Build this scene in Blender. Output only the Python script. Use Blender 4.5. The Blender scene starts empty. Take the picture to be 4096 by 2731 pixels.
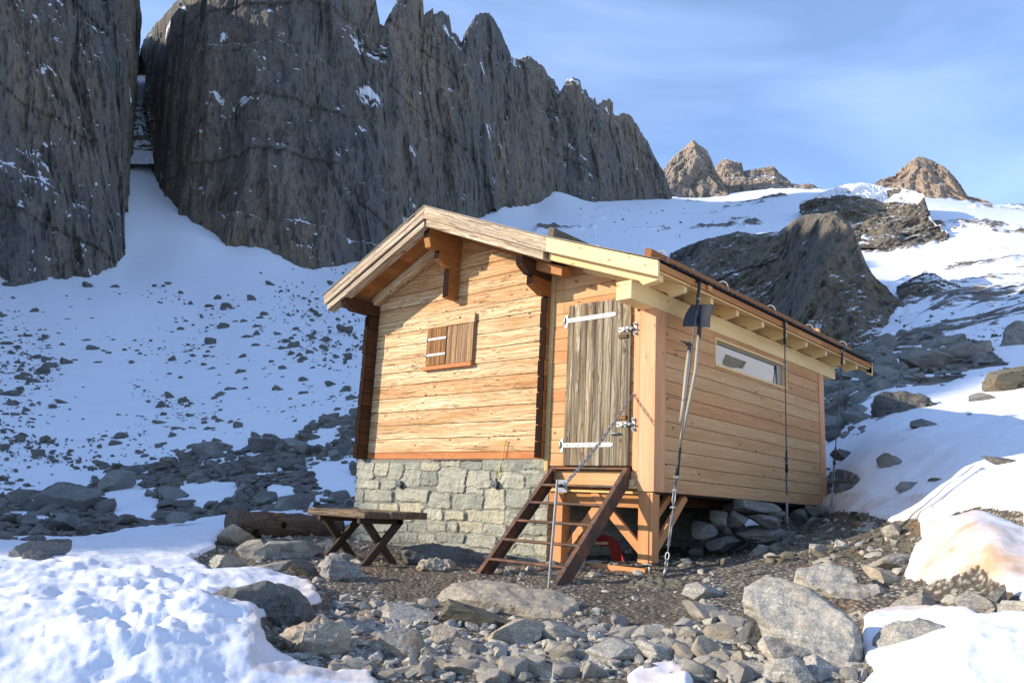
import bpy, bmesh, math, random
import numpy as np
from mathutils import Vector, Matrix

# ------------------------------------------------------------------ camera, world, sun
S = bpy.context.scene
COL = S.collection
CAMP = np.array([4.35558446, -6.97093565, -0.20384773])
CR = np.array([[0.74172939, 0.66883089, 0.05002747],
               [-0.09978394, 0.18380401, -0.97788509],
               [-0.66323501, 0.72033417, 0.20307142]])      # rows: right, down, forward
F4 = 3147.5154678
cam = bpy.data.cameras.new('camera'); camo = bpy.data.objects.new('camera', cam); COL.objects.link(camo)
cam.sensor_width = 36; cam.lens = F4 / 4096 * 36; cam.clip_start = 0.05; cam.clip_end = 6000
M = Matrix.Identity(4)
for i in range(3):
    M[i][0] = CR[0][i]; M[i][1] = -CR[1][i]; M[i][2] = -CR[2][i]; M[i][3] = CAMP[i]
camo.matrix_world = M
S.camera = camo
SUN = Vector((0.90, 1.0, -0.47)).normalized()             # direction the light travels
elev = math.asin(-SUN.z)
sd = bpy.data.lights.new('sun', 'SUN'); so = bpy.data.objects.new('sun', sd); COL.objects.link(so)
so.rotation_euler = SUN.to_track_quat('-Z', 'Y').to_euler()
sd.energy = 3.9; sd.angle = math.radians(0.53); sd.color = (1.0, 0.87, 0.70)
W = bpy.data.worlds.new("World"); S.world = W; W.use_nodes = True
wn = W.node_tree; wn.nodes.clear()
wo = wn.nodes.new('ShaderNodeOutputWorld'); wb = wn.nodes.new('ShaderNodeBackground')
sky = wn.nodes.new('ShaderNodeTexSky'); sky.sky_type = 'NISHITA'; sky.sun_disc = False
sky.sun_elevation = elev
sky.sun_rotation = math.atan2(-SUN.x, -SUN.y)
sky.altitude = 1800; sky.air_density = 1.15; sky.dust_density = 0.4; sky.ozone_density = 4.0
# thin high cirrus, part of the sky itself
tc = wn.nodes.new('ShaderNodeTexCoord'); mp = wn.nodes.new('ShaderNodeMapping')
mp.inputs['Scale'].default_value = (1.6, 1.6, 5.0); mp.inputs['Rotation'].default_value = (0.3, 0.2, 0.5)
nz = wn.nodes.new('ShaderNodeTexNoise'); nz.inputs['Scale'].default_value = 1.5; nz.inputs['Detail'].default_value = 7; nz.inputs['Distortion'].default_value = 0.6
rp = wn.nodes.new('ShaderNodeValToRGB'); rp.color_ramp.elements[0].position = 0.42; rp.color_ramp.elements[1].position = 0.78
rp.color_ramp.elements[0].color = (0.18, 0.18, 0.18, 1); rp.color_ramp.elements[1].color = (0.52, 0.52, 0.52, 1)
mx = wn.nodes.new('ShaderNodeMix'); mx.data_type = 'RGBA'
mx.inputs[7].default_value = (3.1, 4.1, 6.7, 1)
wn.links.new(tc.outputs['Generated'], mp.inputs[0]); wn.links.new(mp.outputs[0], nz.inputs['Vector'])
wn.links.new(nz.outputs['Fac'], rp.inputs[0]); wn.links.new(rp.outputs[0], mx.inputs[0])
wn.links.new(sky.outputs[0], mx.inputs[6]); wn.links.new(mx.outputs[2], wb.inputs[0])
wb.inputs[1].default_value = 0.15
wn.links.new(wb.outputs[0], wo.inputs[0])
S.view_settings.view_transform = 'Standard'; S.view_settings.look = 'None'
S.view_settings.gamma = 1; S.view_settings.exposure = 0.85

# ------------------------------------------------------------------ geometry of the view (pixels of a 2352 x 1568 print)
FD = F4 / 1.7415
def ray(x, y):
    d = CR.T @ np.array([(x * 1.7415 - 2048) / F4, (y * 1.7415 - 1365.5) / F4, 1.0])
    return d
def AT(x, y, ax, v):
    d = ray(x, y); p = CAMP + d * (v - CAMP[ax]) / d[ax]
    return Vector(p)
def ATR(x, y, r):
    d = ray(x, y); k = r / math.hypot(d[0], d[1])
    return Vector(CAMP + d * k)
fh = np.array([CR[2][0], CR[2][1]]); fh /= np.linalg.norm(fh); rh = np.array([fh[1], -fh[0]])
def world(s, t): return CAMP[0] + s * rh[0] + t * fh[0], CAMP[1] + s * rh[1] + t * fh[1]
def az_of(p): 
    dx, dy = p[0] - CAMP[0], p[1] - CAMP[1]
    return math.atan2(dx * rh[0] + dy * rh[1], dx * fh[0] + dy * fh[1]), math.hypot(dx, dy)

# ------------------------------------------------------------------ noise
_rs = np.random.RandomState(7); PERM = _rs.permutation(256); PERM = np.concatenate([PERM, PERM, PERM]); VAL = _rs.uniform(-1, 1, 256)
def vnoise(P, seed=0, lin=False):
    P = np.asarray(P, float) + seed * 17.31
    I = np.floor(P).astype(int); f = P - I
    if not lin: f = f * f * f * (f * (f * 6 - 15) + 10)
    I &= 255
    def h(a, b, c): return VAL[PERM[PERM[PERM[(I[:, 0] + a) & 255] + ((I[:, 1] + b) & 255)] + ((I[:, 2] + c) & 255)]]
    x, y, z = f.T
    def L(a, b, t): return a + (b - a) * t
    return L(L(L(h(0,0,0), h(1,0,0), x), L(h(0,1,0), h(1,1,0), x), y), L(L(h(0,0,1), h(1,0,1), x), L(h(0,1,1), h(1,1,1), x), y), z)
def fbm(P, oct=4, seed=0, lac=2.07, gain=0.5):
    a = 1.0; s = 0; n = 0; P = np.asarray(P, float)
    for i in range(oct):
        s = s + a * vnoise(P, seed + i * 3); n += a; P = P * lac; a *= gain
    return s / n
def ridged(P, oct=4, seed=0, lac=2.1, gain=0.5):
    a = 1.0; s = 0; n = 0; P = np.asarray(P, float)
    for i in range(oct):
        s = s + a * (1 - 2 * np.abs(vnoise(P, seed + i * 5))); n += a; P = P * lac; a *= gain
    return s / n
def crease(P, oct=4, seed=0, lac=2.13, gain=0.5):
    'angular noise: planes meeting in sharp edges'
    a = 1.0; s = 0; n = 0; P = np.asarray(P, float); c, q = math.cos(0.6), math.sin(0.6)
    for i in range(oct):
        s = s + a * (1 - 2.4 * np.abs(vnoise(P, seed + i * 5, True))); n += a; P = P * lac; P = np.stack([P[:, 0] * c - P[:, 1] * q, P[:, 0] * q + P[:, 1] * c, P[:, 2]], -1); a *= gain
    return s / n
def sstep(a, b, x):
    t = np.clip((x - a) / (b - a), 0, 1); return t * t * (3 - 2 * t)

# ------------------------------------------------------------------ object helpers
def tag(o, label=None, cat=None, group=None, kind=None):
    if label: o['label'] = label
    if cat: o['category'] = cat
    if group: o['group'] = group
    if kind: o['kind'] = kind
    return o
def empty(name, loc, label, cat, group=None):
    o = bpy.data.objects.new(name, None); COL.objects.link(o); o.location = loc; o.empty_display_size = 0.2
    return tag(o, label, cat, group)
def link_mesh(name, me, mat, parent=None, smooth=False):
    o = bpy.data.objects.new(name, me); COL.objects.link(o)
    if mat is not None: me.materials.append(mat)
    if smooth: me.polygons.foreach_set('use_smooth', [True] * len(me.polygons))
    if parent is not None:
        o.parent = parent; o.matrix_parent_inverse = Matrix.Translation(-Vector(parent.location))
    return o
def np_mesh(name, V, Fq, attrs=None):
    me = bpy.data.meshes.new(name); V = np.asarray(V, np.float32); Fq = np.asarray(Fq, np.int32)
    me.vertices.add(len(V)); me.vertices.foreach_set('co', V.ravel())
    n = Fq.shape[1]
    me.loops.add(Fq.size); me.loops.foreach_set('vertex_index', Fq.ravel())
    me.polygons.add(len(Fq)); me.polygons.foreach_set('loop_start', np.arange(0, Fq.size, n, dtype=np.int32))
    me.polygons.foreach_set('loop_total', np.full(len(Fq), n, np.int32))
    if attrs:
        for k, v in attrs.items():
            v = np.asarray(v, np.float32)
            a = me.attributes.new(k, 'FLOAT' if v.ndim == 1 else 'FLOAT_VECTOR', 'POINT')
            a.data.foreach_set('value' if v.ndim == 1 else 'vector', v.ravel())
    me.update(calc_edges=True); return me
def grid_faces(nu, nv, wrap=False):
    i = np.arange(nu if wrap else nu - 1); j = np.arange(nv - 1); I, J = np.meshgrid(i, j, indexing='ij')
    I2 = (I + 1) % nu
    return np.stack([I * nv + J, I2 * nv + J, I2 * nv + J + 1, I * nv + J + 1], -1).reshape(-1, 4)

RND = random.Random(11)
class MB:
    """collects boxes, prisms and tubes with a grain coordinate and a tint per piece, into one mesh"""
    def __init__(s): s.v = []; s.f = []; s.g = []; s.t = []; s.sm = []
    def _add(s, vs, fs, o, ax, tint=None, smooth=False):
        b = len(s.v); off = Vector((RND.uniform(0, 50), RND.uniform(0, 50), RND.uniform(0, 50)))
        if tint is None: tint = RND.random()
        for p in vs:
            s.v.append(tuple(p)); q = Vector(p) - Vector(o)
            s.g.append((q.dot(ax[0]) + off.x, q.dot(ax[1]) + off.y, q.dot(ax[2]) + off.z)); s.t.append(tint)
        for f in fs: s.f.append([b + i for i in f]); s.sm.append(smooth)
    def obox(s, o, X, Y, Z, tint=None, grain=0):
        """box from corner o with edge vectors X, Y, Z"""
        o = Vector(o); X = Vector(X); Y = Vector(Y); Z = Vector(Z)
        vs = [o + X * a + Y * b + Z * c for a in (0, 1) for b in (0, 1) for c in (0, 1)]
        fs = [(0, 1, 3, 2), (4, 6, 7, 5), (0, 4, 5, 1), (2, 3, 7, 6), (0, 2, 6, 4), (1, 5, 7, 3)]
        if X.cross(Y).dot(Z) < 0: fs = [f[::-1] for f in fs]
        E = [X.normalized(), Y.normalized(), Z.normalized()]
        L = sorted(range(3), key=lambda i: -(X, Y, Z)[i].length) if grain == 0 else {'x': [0, 1, 2], 'y': [1, 0, 2], 'z': [2, 0, 1]}[grain]
        s._add(vs, fs, o, [E[i] for i in L], tint)
    def box(s, x0, x1, y0, y1, z0, z1, tint=None, grain=0): s.obox((x0, y0, z0), (x1 - x0, 0, 0), (0, y1 - y0, 0), (0, 0, z1 - z0), tint, grain)
    def prism(s, poly, D, g, tint=None):
        """poly: coplanar points; D: extrusion vector; g: grain direction"""
        poly = [Vector(p) for p in poly]; D = Vector(D); n = len(poly); vs = poly + [p + D for p in poly]
        nn = Vector((0, 0, 0))
        for i in range(n): nn += poly[i].cross(poly[(i + 1) % n])
        fs = [tuple(range(n)), tuple(range(2 * n - 1, n - 1, -1))] + [(i, i + n, (i + 1) % n + n, (i + 1) % n) for i in range(n)]
        if nn.dot(D) > 0: fs = [f[::-1] for f in fs]
        g = Vector(g).normalized(); a2 = D.normalized()
        if abs(a2.dot(g)) > 0.9: a2 = nn.normalized()
        s._add(vs, fs, poly[0], [g, g.cross(a2), a2], tint)
    def tube(s, pts, r, n=8, tint=None, caps=True, closed=False):
        pts = [Vector(p) for p in pts]; rs = r if isinstance(r, (list, tuple)) else [r] * len(pts)
        vs = []; up = None; m = len(pts)
        for i, p in enumerate(pts):
            if closed: d = pts[(i + 1) % m] - pts[i - 1]
            else: d = pts[min(i + 1, m - 1)] - pts[max(i - 1, 0)]
            d.normalize()
            if up is None: up = d.orthogonal().normalized()
            up = (up - d * up.dot(d)).normalized(); w = d.cross(up)
            for k in range(n):
                a = 2 * math.pi * k / n; vs.append(p + (up * math.cos(a) + w * math.sin(a)) * rs[i])
        fs = []
        for i in range(m if closed else m - 1):
            j = (i + 1) % m
            for k in range(n): fs.append((i * n + k, i * n + (k + 1) % n, j * n + (k + 1) % n, j * n + k))
        if caps and not closed: fs.append(tuple(range(n))[::-1]); fs.append(tuple(range((m - 1) * n, m * n)))
        d = (pts[-1] - pts[0]) if not closed else Vector((0, 0, 1))
        d = d.normalized() if d.length > 0 else Vector((0, 0, 1)); o2 = d.orthogonal().normalized()
        s._add(vs, fs, pts[0], [d, o2, d.cross(o2)], tint, True)
    def build(s, name, mat, parent=None, bevel=0.0):
        me = bpy.data.meshes.new(name); me.from_pydata(s.v, [], s.f)
        a = me.attributes.new('gr', 'FLOAT_VECTOR', 'POINT'); a.data.foreach_set('vector', np.array(s.g, np.float32).ravel())
        a = me.attributes.new('tint', 'FLOAT', 'POINT'); a.data.foreach_set('value', np.array(s.t, np.float32))
        me.polygons.foreach_set('use_smooth', s.sm); me.update()
        o = link_mesh(name, me, mat, parent)
        if bevel:
            m = o.modifiers.new('bevel', 'BEVEL'); m.width = bevel; m.segments = 1; m.limit_method = 'ANGLE'; m.angle_limit = math.radians(45)
        return o

# ------------------------------------------------------------------ materials
class NT:
    def __init__(s, name):
        s.m = bpy.data.materials.new(name); s.m.use_nodes = True; s.t = s.m.node_tree; s.t.nodes.clear()
        s.out = s.n('OutputMaterial'); s.p = s.n('BsdfPrincipled'); s.l(s.p.outputs[0], s.out.inputs[0])
    def n(s, ty, **k):
        x = s.t.nodes.new('ShaderNode' + ty)
        for a, b in k.items(): setattr(x, a, b)
        return x
    def l(s, a, b): s.t.links.new(a, b)
    def sock(s, inp, v):
        if hasattr(v, 'is_output'): s.l(v, inp)
        else: inp.default_value = v
    def attr(s, name, out=None):
        a = s.n('Attribute'); a.attribute_name = name; return a.outputs[out or 'Vector']
    def math(s, op, a, b=0.0, c=0.0, clamp=False):
        x = s.n('Math', operation=op); x.use_clamp = clamp; s.sock(x.inputs[0], a); s.sock(x.inputs[1], b); s.sock(x.inputs[2], c); return x.outputs[0]
    def map(s, v, scale=(1, 1, 1), loc=(0, 0, 0), rot=(0, 0, 0)):
        x = s.n('Mapping'); s.l(v, x.inputs[0]); x.inputs['Scale'].default_value = scale; x.inputs['Location'].default_value = loc; x.inputs['Rotation'].default_value = rot; return x.outputs[0]
    def noise(s, v, sc, det=4, rough=0.55, dist=0.0, out='Fac'):
        x = s.n('TexNoise'); s.l(v, x.inputs['Vector']); x.inputs['Scale'].default_value = sc; x.inputs['Detail'].default_value = det
        x.inputs['Roughness'].default_value = rough; x.inputs['Distortion'].default_value = dist; return x.outputs[out]
    def vor(s, v, sc, feat='F1', out='Distance'):
        x = s.n('TexVoronoi', feature=feat); s.l(v, x.inputs['Vector']); x.inputs['Scale'].default_value = sc; return x.outputs[out]
    def ramp(s, f, pts, interp='LINEAR'):
        x = s.n('ValToRGB'); s.l(f, x.inputs[0]); e = x.color_ramp.elements; x.color_ramp.interpolation = interp
        while len(e) < len(pts): e.new(0.5)
        for i, (p, c) in enumerate(pts):
            e[i].position = p; e[i].color = (c, c, c, 1) if not isinstance(c, (tuple, list)) else (*c, 1)
        return x.outputs[0]
    def mix(s, f, a, b, mode='MIX'):
        x = s.n('Mix', data_type='RGBA', blend_type=mode); s.sock(x.inputs[0], f)
        s.sock(x.inputs[6], (*a, 1) if isinstance(a, (tuple, list)) else a); s.sock(x.inputs[7], (*b, 1) if isinstance(b, (tuple, list)) else b); return x.outputs[2]
    def bump(s, h, st, dist=0.01, nrm=None):
        x = s.n('Bump'); s.l(h, x.inputs['Height']); x.inputs['Strength'].default_value = st; x.inputs['Distance'].default_value = dist
        if nrm is not None: s.l(nrm, x.inputs['Normal'])
        return x.outputs[0]
    def fin(s, col, rough=0.8, nrm=None, metal=0.0, spec=0.3):
        s.sock(s.p.inputs['Base Color'], (*col, 1) if isinstance(col, (tuple, list)) else col); s.sock(s.p.inputs['Roughness'], rough)
        s.p.inputs['Metallic'].default_value = metal; s.p.inputs['Specular IOR Level'].default_value = spec
        if nrm is not None: s.l(nrm, s.p.inputs['Normal'])
        return s.m

def wood(name, light, mid, dark, ring=0.5, knot=0.8, weather=None, wamt=0.0, bump=0.25, crack=0.0, tintc=None, rough=0.75, wscale=1.0):
    T = NT(name); g = T.attr('gr'); ti = T.attr('tint', 'Fac')
    warp = T.noise(T.map(g, (1.6, 5, 5)), 1.0, 3, 0.5, 0, 'Color')
    gw = T.n('MixRGB' if False else 'VectorMath', operation='MULTIPLY_ADD'); T.l(warp, gw.inputs[0]); gw.inputs[1].default_value = (0.0, 0.10, 0.10); T.l(g, gw.inputs[2]); gv = gw.outputs[0]
    # knots
    kv = T.map(gv, (4.2, 9.5, 3.0)); kd = T.vor(kv, 1.0); kc = T.vor(kv, 1.0, out='Color')
    sel = T.n('SeparateColor'); T.l(kc, sel.inputs[0])
    kon = T.math('GREATER_THAN', sel.outputs[0], 0.42)
    # growth rings bent round the knots
    bend = T.math('MULTIPLY', T.ramp(kd, [(0.0, 1.0), (0.45, 0.0)]), kon)
    sx = T.n('SeparateXYZ'); T.l(gv, sx.inputs[0])
    rr = T.math('ADD', T.math('MULTIPLY', sx.outputs[1], 46.0), T.math('ADD', T.math('MULTIPLY', sx.outputs[2], 17.0), T.math('MULTIPLY', bend, 3.0)))
    rr = T.math('ADD', rr, T.math('MULTIPLY', T.noise(T.map(g, (0.9, 6, 6)), 1.0, 2), 9.0))
    ringv = T.math('MULTIPLY_ADD', T.math('SINE', T.math('MULTIPLY', rr, 2.6)), 0.5, 0.5)
    ringv = T.math('POWER', ringv, 2.0)
    fine = T.noise(T.map(gv, (5, 160, 160)), 1.0, 3, 0.6)
    broad = T.noise(T.map(g, (0.8, 7, 7)), 1.0, 3)
    c = T.mix(T.math('MULTIPLY', ringv, ring), light, mid)
    c = T.mix(T.ramp(fine, [(0.35, 0.0), (0.75, 0.4)]), c, mid)
    c = T.mix(T.ramp(broad, [(0.42, 0.0), (0.68, 0.75)]), c, mid)
    if tintc is not None:
        c = T.mix(T.ramp(ti, [(0.35, 0.0), (1.0, 0.95)]), c, T.mix(1.0, c, tintc, 'MULTIPLY'))
    kn = T.math('MULTIPLY', T.ramp(kd, [(0.075, 1.0), (0.14, 0.0)]), T.math('MULTIPLY', kon, knot))
    c = T.mix(kn, c, dark)
    if weather is not None:
        wv = T.noise(T.map(g, (0.35 * wscale, 9 * wscale, 9 * wscale)), 1.0, 5, 0.6)
        c = T.mix(T.math('MULTIPLY', T.ramp(wv, [(0.40, 0.0), (0.62, 1.0)]), wamt), c, weather)
    h = T.math('ADD', T.math('MULTIPLY', ringv, 0.4), fine)
    if crack:
        cv = T.vor(T.map(gv, (9.0, 28, 28)), 1.0, 'DISTANCE_TO_EDGE')
        cn = T.noise(T.map(gv, (1.0, 60, 60)), 1.0, 3, 0.7)
        ck = T.math('MULTIPLY', T.ramp(cn, [(0.35, 1.0), (0.41, 0.0)]), crack)
        c = T.mix(ck, c, dark); h = T.math('SUBTRACT', h, T.math('MULTIPLY', ck, 1.2))
    return T.fin(c, rough, T.bump(h, bump, 0.004))

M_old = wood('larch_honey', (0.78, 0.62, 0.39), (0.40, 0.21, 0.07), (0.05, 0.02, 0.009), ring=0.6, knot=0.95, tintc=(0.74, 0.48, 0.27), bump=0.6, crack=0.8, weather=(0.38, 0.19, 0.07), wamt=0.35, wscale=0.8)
M_oldshade = wood('larch_shaded', (0.42, 0.19, 0.06), (0.26, 0.095, 0.026), (0.03, 0.01, 0.004), ring=0.5, knot=0.7, tintc=(0.7, 0.6, 0.5), bump=0.3)  # old larch again, with the tone of its shaded faces put into the colour
M_dark = wood('larch_dark', (0.10, 0.045, 0.018), (0.045, 0.018, 0.008), (0.01, 0.005, 0.003), ring=0.6, knot=0.4, tintc=(0.6, 0.5, 0.4), bump=0.4, crack=0.3)  # dark larch; shade on the left log flank is put into its colour
M_end = wood('end_grain_black', (0.028, 0.014, 0.009), (0.015, 0.009, 0.006), (0.005, 0.004, 0.003), ring=0.6, knot=0.0, bump=0.6, crack=0.3)
M_end.node_tree.nodes['Principled BSDF'].inputs['Specular IOR Level'].default_value = 0.03
M_sill = wood('larch_red', (0.50, 0.20, 0.07), (0.34, 0.11, 0.035), (0.04, 0.012, 0.005), ring=0.5, knot=0.6, bump=0.3)
M_barge = wood('barge_weathered', (0.66, 0.56, 0.40), (0.36, 0.24, 0.13), (0.05, 0.03, 0.02), ring=0.8, knot=0.8, weather=(0.24, 0.19, 0.145), wamt=0.7, bump=0.8, crack=1.0, wscale=1.8)
M_pale = wood('spruce_new', (0.80, 0.62, 0.33), (0.70, 0.48, 0.21), (0.24, 0.11, 0.035), ring=0.28, knot=0.75, tintc=(0.97, 0.9, 0.8), bump=0.12)
M_lar = wood('larch_new', (0.60, 0.385, 0.195), (0.46, 0.245, 0.10), (0.10, 0.035, 0.012), ring=0.5, knot=0.85, tintc=(0.90, 0.68, 0.56), bump=0.15)
M_larpost = wood('larch_post', (0.62, 0.30, 0.13), (0.47, 0.20, 0.075), (0.12, 0.035, 0.012), ring=0.4, knot=0.5, bump=0.15)
M_corner = wood('larch_corner', (0.70, 0.40, 0.23), (0.56, 0.27, 0.13), (0.16, 0.05, 0.02), ring=0.4, knot=0.5, tintc=(1.0, 0.93, 0.85), bump=0.12)
M_trim = wood('trim_board', (0.56, 0.44, 0.22), (0.40, 0.27, 0.11), (0.1, 0.05, 0.02), ring=0.4, knot=0.3, bump=0.15)
M_door = wood('door_weathered', (0.50, 0.43, 0.30), (0.25, 0.175, 0.095), (0.03, 0.02, 0.013), ring=1.0, knot=0.9, weather=(0.07, 0.045, 0.028), wamt=0.9, bump=0.9, crack=0.5, tintc=(0.78, 0.84, 0.92), wscale=1.3)
M_shut = wood('shutter_weathered', (0.46, 0.31, 0.17), (0.30, 0.15, 0.06), (0.03, 0.018, 0.01), ring=0.8, knot=0.6, weather=(0.10, 0.05, 0.025), wamt=0.6, bump=0.7, crack=0.5, tintc=(0.8, 0.85, 0.9))
M_shut2 = wood('shutter_orange', (0.42, 0.22, 0.07), (0.22, 0.085, 0.022), (0.02, 0.01, 0.006), ring=0.8, knot=0.5, weather=(0.06, 0.035, 0.018), wamt=0.8, bump=0.7, crack=0.5)
M_bench = wood('bench_weathered', (0.26, 0.19, 0.12), (0.13, 0.085, 0.05), (0.015, 0.010, 0.007), ring=0.8, knot=0.8, weather=(0.075, 0.05, 0.035), wamt=0.6, bump=1.0, crack=0.9)
M_benchleg = wood('bench_leg_dark', (0.075, 0.05, 0.035), (0.035, 0.022, 0.015), (0.008, 0.006, 0.005), ring=0.6, knot=0.5, bump=0.8, crack=0.5)
M_log = wood('dead_log', (0.14, 0.10, 0.075), (0.075, 0.05, 0.036), (0.01, 0.008, 0.007), ring=0.8, knot=0.0, weather=(0.17, 0.13, 0.10), wamt=0.4, bump=1.0, crack=0.9)
M_guard = wood('snow_guard_grey', (0.14, 0.115, 0.085), (0.075, 0.055, 0.038), (0.015, 0.01, 0.008), ring=0.5, knot=0.3, weather=(0.2, 0.13, 0.04), wamt=0.4, bump=0.8, crack=0.4)
M_guard2 = wood('snow_guard_brown', (0.30, 0.125, 0.038), (0.2, 0.07, 0.02), (0.03, 0.012, 0.006), ring=0.5, knot=0.3, bump=0.4)
M_batten = wood('batten_brown', (0.46, 0.22, 0.08), (0.34, 0.13, 0.04), (0.06, 0.02, 0.01), ring=0.4, knot=0.3, bump=0.2, tintc=(0.8, 0.7, 0.6))
M_handle = wood('handle_grey', (0.42, 0.36, 0.28), (0.27, 0.22, 0.16), (0.08, 0.06, 0.04), ring=0.3, knot=0.0, bump=0.3)

def plain(name, col, rough, metal=0.0, var=0.25, sc=30.0, bump=0.1, spec=0.4):
    T = NT(name); o = T.n('TexCoord').outputs['Object']; n = T.noise(o, sc, 4, 0.6)
    c = T.mix(T.ramp(n, [(0.3, 0.0), (0.75, 1.0)]), tuple(x * (1 - var) for x in col), tuple(min(1, x * (1 + var)) for x in col))
    return T.fin(c, rough, T.bump(n, bump, 0.003), metal, spec)
M_zinc = plain('galvanised_steel', (0.30, 0.31, 0.32), 0.55, 0.45, 0.3, 45)
M_zincd = plain('galvanised_wire', (0.30, 0.32, 0.33), 0.5, 0.8, 0.25, 80)
M_cable = plain('steel_cable', (0.10, 0.10, 0.11), 0.55, 0.4, 0.3, 120)
M_black = plain('black_rubber', (0.018, 0.018, 0.02), 0.5, 0.0, 0.3, 50)
M_shovel = plain('black_shovel_plastic', (0.02, 0.021, 0.023), 0.42, 0.0, 0.5, 14, 0.25)
M_roof = plain('roof_sheet_dark', (0.045, 0.04, 0.038), 0.5, 0.3, 0.5, 12, 0.1)
M_red = plain('red_plastic', (0.32, 0.015, 0.01), 0.4, 0.0, 0.1, 20)
M_blue = plain('blue_plastic', (0.04, 0.12, 0.22), 0.4, 0.0, 0.2, 20)
M_yellow = plain('yellow_cord', (0.55, 0.45, 0.06), 0.6, 0.0, 0.1, 60)
M_vent = plain('vent_grille', (0.10, 0.12, 0.13), 0.6, 0.3, 0.5, 220, 0.6)
M_alu = plain('grey_window_frame', (0.30, 0.28, 0.25), 0.5, 0.2, 0.1, 30)
M_int = plain('dark_interior', (0.02, 0.018, 0.015), 0.9)
T = NT('window_glass'); M_glass = T.fin((0.015, 0.017, 0.018), 0.02, None, 0.0, 1.0); T.p.inputs['IOR'].default_value = 1.95
def rusty():
    T = NT('rusty_channel_steel'); o = T.n('TexCoord').outputs['Object']
    n = T.noise(o, 5, 6, 0.65, 0.6); n2 = T.noise(T.map(o, (1, 8, 1), rot=(0.78, 0, 0)), 6, 4); f = T.noise(o, 160, 2)
    c = T.ramp(n, [(0.30, (0.06, 0.048, 0.043)), (0.48, (0.12, 0.07, 0.05)), (0.60, (0.20, 0.095, 0.055)), (0.75, (0.28, 0.11, 0.05))])
    c = T.mix(T.ramp(n2, [(0.52, 0.0), (0.7, 0.5)]), c, (0.17, 0.155, 0.15))
    return T.fin(c, 0.72, T.bump(T.math('ADD', n, f), 0.35, 0.004), 0.35)
M_rust = rusty()

def stone_tex(T, co, base, lam=1.0):
    """grey gneiss: speckle, faint foliation, lichen, ochre stains"""
    sp = T.noise(co, 95 * lam, 2, 0.7); sp2 = T.noise(co, 38 * lam, 3, 0.65)
    fol = T.noise(T.map(co, (2.0, 2.5, 26), rot=(0.35, 0.25, 0.0)), 1.6 * lam, 5, 0.6, 0.3)
    big = T.noise(co, 1.7 * lam, 5, 0.6)
    c = T.ramp(sp, [(0.30, tuple(x * 0.50 for x in base)), (0.52, base), (0.72, tuple(min(1, x * 1.65) for x in base))])
    c = T.mix(T.ramp(sp2, [(0.42, 0.0), (0.62, 0.55)]), c, tuple(x * 0.6 for x in base))
    c = T.mix(T.ramp(fol, [(0.40, 0.45), (0.56, 0.0)]), c, tuple(x * 0.45 for x in base))
    c = T.mix(T.ramp(big, [(0.5, 0.0), (0.72, 0.5)]), c, tuple(min(1, x * 1.35) for x in (base[0] * 1.08, base[1], base[2] * 0.86)))
    h = T.math('ADD', T.math('MULTIPLY', fol, 1.4), T.math('ADD', T.math('MULTIPLY', sp, 0.35), T.math('MULTIPLY', T.noise(co, 7 * lam, 6, 0.65), 2.2)))
    return c, h
def rock_mat(name, base, lichen=0.0, ochre=0.0, snow=False, bumpd=0.02):
    T = NT(name); g = T.n('TexCoord').outputs['Object']
    oi = T.n('ObjectInfo').outputs['Random']; ov = T.n('CombineXYZ'); T.l(T.math('MULTIPLY', oi, 40.0), ov.inputs[0]); T.l(T.math('MULTIPLY', oi, 17.0), ov.inputs[2])
    va = T.n('VectorMath', operation='ADD'); T.l(g, va.inputs[0]); T.l(ov.outputs[0], va.inputs[1]); co = va.outputs[0]
    c, h = stone_tex(T, co, base)
    c = T.mix(T.math('MULTIPLY', oi, 0.5), c, T.mix(1.0, c, (0.62, 0.64, 0.68), 'MULTIPLY'))
    if ochre:
        c = T.mix(T.math('MULTIPLY', T.ramp(T.noise(co, 2.6, 5, 0.6), [(0.55, 0.0), (0.68, 1.0)]), ochre), c, (0.26, 0.13, 0.045))
    if lichen:
        c = T.mix(T.math('MULTIPLY', T.ramp(T.noise(co, 5.0, 5, 0.7), [(0.56, 0.0), (0.62, 1.0)]), lichen), c, (0.035, 0.035, 0.022))
    return T.fin(c, 0.85, T.bump(h, 0.55, bumpd), 0, 0.25)
M_rock = rock_mat('gneiss_light', (0.43, 0.405, 0.35), lichen=0.35, ochre=0.30)
M_rockw = rock_mat('gneiss_warm', (0.45, 0.39, 0.30), lichen=0.3, ochre=0.6)
M_rockd = rock_mat('gneiss_dark', (0.165, 0.16, 0.148), lichen=0.5)
M_rockm = rock_mat('gneiss_mossy', (0.20, 0.18, 0.13), lichen=0.9, ochre=0.5)
M_scree = rock_mat('moraine_grey', (0.25, 0.25, 0.235), lichen=0.2)

def masonry():
    T = NT('stone_masonry'); o = T.n('TexCoord').outputs['Object']; mo = T.attr('mortar', 'Fac'); ti = T.attr('tint', 'Fac')
    c, h = stone_tex(T, o, (0.40, 0.395, 0.325))
    c = T.mix(T.ramp(ti, [(0.0, 1.0), (0.55, 0.0)]), c, T.mix(1.0, c, (0.66, 0.70, 0.72), 'MULTIPLY'))
    c = T.mix(T.ramp(ti, [(0.62, 0.0), (1.0, 0.9)]), c, T.mix(1.0, c, (1.14, 1.06, 0.90), 'MULTIPLY'))
    mc = T.mix(T.ramp(T.noise(o, 40, 4, 0.7), [(0.3, 0.0), (0.7, 1.0)]), (0.13, 0.125, 0.105), (0.26, 0.255, 0.215))
    c = T.mix(mo, c, mc)
    return T.fin(c, 0.9, T.bump(h, 0.6, 0.012), 0, 0.2)
M_mason = masonry()

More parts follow.
